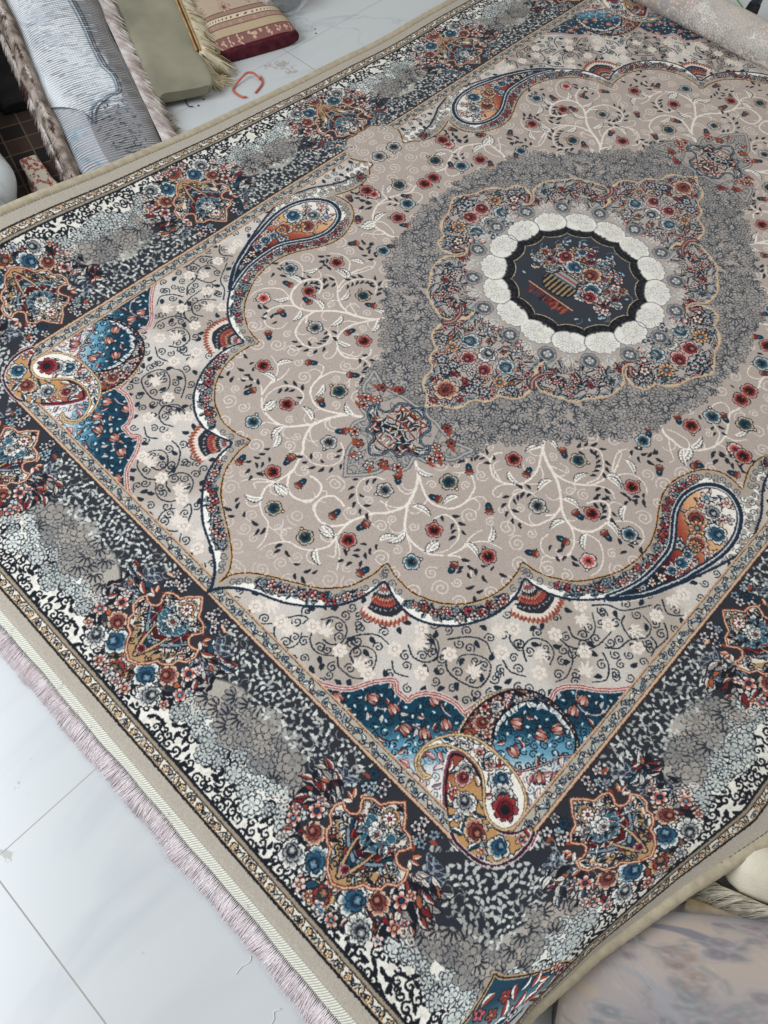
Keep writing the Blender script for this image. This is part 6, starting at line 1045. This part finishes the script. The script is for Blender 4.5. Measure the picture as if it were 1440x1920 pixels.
# ------------------------------------------------------------------ far right: chair leg and green cord
T9=thing('chair_leg','grey metal leg with black rubber foot, behind the rolled far end','furniture leg',(-.275,1.325,0))
def cone(name,p0,p1,r0,r1,m,parent,sides=28,cap=True):
    V_,F=tubes([np.array([p0,(np.array(p0)+np.array(p1))/2,p1])],[np.array([r0,(r0+r1)/2,r1])],sides); return mesh_obj(name,V_,F,m,parent)
cone('tube',(-.296,1.306,.045),(-.281,1.388,.75),.0165,.0165,mat('grey_metal',lin(96,102,116),.35,.5,Metallic=.5),T9)
cone('rubber_foot',(-.296,1.290,FZ),(-.296,1.308,.062),.0285,.0185,mat('black_rubber',lin(16,15,16),.6),T9)
o=ribbon([(-.30,1.335),(-.335,1.306),(-.375,1.305),(-.406,1.348),(-.408,1.373),(-.39,1.388),(-.34,1.380),(-.30,1.36)],.004,mat('green_cord',lin(60,150,60),.5),'green_cord',zz=[z0,z0,z0+.01,z0+.03,z0+.03,z0+.02,z0,z0]); tag(o,'thin green cord looped on the tiles beside the black rubber foot','cord')
# ------------------------------------------------------------------ near right: rolls under the edge of the rug
c=pat_canvas(900,700,C(164,156,160))
X,Y=np.meshgrid(np.arange(900),np.arange(700)); bl=.5+.5*np.sin(X*.021+2.2*np.sin(Y*.013)+1.0); b2=.5+.5*np.sin(X*.017-Y*.023+1.7*np.sin(Y*.019+X*.008))
c.im[:]=mix(mix(C(170,158,154),C(126,124,134),bl),C(178,160,144),b2*.7)
for k in range(46):                          # scrolling bands of the pastel design
    x0,y0=g0.uniform(-40,900),g0.uniform(-40,700); a0=g0.uniform(0,6.28); R0=g0.uniform(40,110)
    c.stroke(arc(x0,y0,R0,a0,a0+g0.uniform(1.2,2.6),18),g0.uniform(10,20),3,[C(184,164,142),C(108,108,122),C(196,188,182),C(150,150,156)][k%4],clip=np.full((700,900),.75,np.float32))
for k in range(210):
    x0,y0=g0.uniform(0,900),g0.uniform(0,700); kk_=[C(166,108,116),C(112,134,142),C(178,146,120),C(120,112,122),C(186,172,160)][k%5]
    for q in range(4): c.stamp(x0+g0.normal(0,16),y0+g0.normal(0,13),g0.uniform(9,17),g0.uniform(0,6),rose(kk_,C(190,178,172),kk_*.7,n=7,rings=3,ink=C(96,92,100)),al=.62)
    for q in range(6): c.stamp(x0+g0.normal(0,26),y0+g0.normal(0,22),g0.uniform(8,14),g0.uniform(0,6),leaf(C(128,134,134),C(176,170,162),C(100,98,104),wd=.36,ow=.12),al=.55,ext=1.3)
for _ in range(3): c.im=(c.im+np.roll(c.im,1,0)+np.roll(c.im,-1,0)+np.roll(c.im,1,1)+np.roll(c.im,-1,1)+np.roll(c.im,2,0)+np.roll(c.im,2,1))/7
pr_m=img_mat('pastel_pile',img_tex('pastel_floral',np.clip(c.im,0,1)),rough=.9)
T10=thing('wrapped_rug_roll','pastel floral roll in clear plastic under the right edge of the big rug','rug',(1.05,-1.10,0),'rolls under the right edge')
A10,B10=(.900,-1.225),(2.05,-.555)
w10,h10=lambda t:.22+.11*min(1,t*3),lambda t:.044+.085*min(1,t*2.2)
o=sweep('pile',A10,B10,w10,h10,pr_m,T10,ex=2.2,seed=19,wave=.003,sh=.07,zb=FZ+.003)
f2=mat('cloudy_film',lin(206,202,204),.13,.7); f2.node_tree.nodes['Principled BSDF'].inputs['Alpha'].default_value=.12; N,L,b=nodes(f2); t5=N.new('ShaderNodeTexCoord'); mp=N.new('ShaderNodeMapping'); mp.inputs['Rotation'].default_value=(0,0,-.9); mp.inputs['Scale'].default_value=(5,16,5); L.new(t5.outputs['Object'],mp.inputs[0]); n5=N.new('ShaderNodeTexNoise'); n5.inputs['Scale'].default_value=1; n5.inputs['Distortion'].default_value=1.0; n5.inputs['Detail'].default_value=3; L.new(mp.outputs[0],n5.inputs['Vector']); bp=N.new('ShaderNodeBump'); bp.inputs['Strength'].default_value=1.0; bp.inputs['Distance'].default_value=.02; L.new(n5.outputs[0],bp.inputs['Height']); L.new(bp.outputs[0],b.inputs['Normal'])
sweep('plastic_wrap',A10,B10,lambda t:w10(t)+.012,lambda t:h10(t)+.009,f2,T10,ex=2.2,seed=20,wave=.009,sh=.07,nl=90,ns=90)
T11=thing('cream_roll','cream rug roll with white fringe, beyond the plastic-wrapped floral roll','rug',(1.10,-.88,0),'rolls under the right edge')
cw=noisy(mat('cream_wool',rough=.9,spec=.1),lin(196,188,168),lin(216,208,190),scale=18,bump=.5,bscale=250)
sweep('roll',(.992,-.888),(2.0,-.46),lambda t:.100,lambda t:.066,cw,T11,ex=2.0,seed=22,wave=.003,sh=.055,endk=.2)
sweep('tan_edge',(.995,-1.000),(1.95,-.60),lambda t:.032,lambda t:.022,noisy(mat('tan_cloth',rough=.8),lin(160,138,104),lin(188,168,130),scale=40,stretch=(1,1,1),bump=.6,bscale=400),T11,ex=2.6,seed=23,wave=.001,sh=.02)
wf_m=noisy(mat('white_fringe',rough=.85),lin(170,160,140),lin(222,214,196),scale=30)
tassels('fringe',[(1.005,-.945,.03),(1.11,-.905,.035),(1.30,-.82,.04),(1.6,-.69,.04)],[[-.60,-.42,-.35],[-.45,-.62,-.3],[-.2,-.8,-.2]],.070,wf_m,T11,n=4200,r=.0008,spread=.16,droop=.045,seed=25,clump=.005)
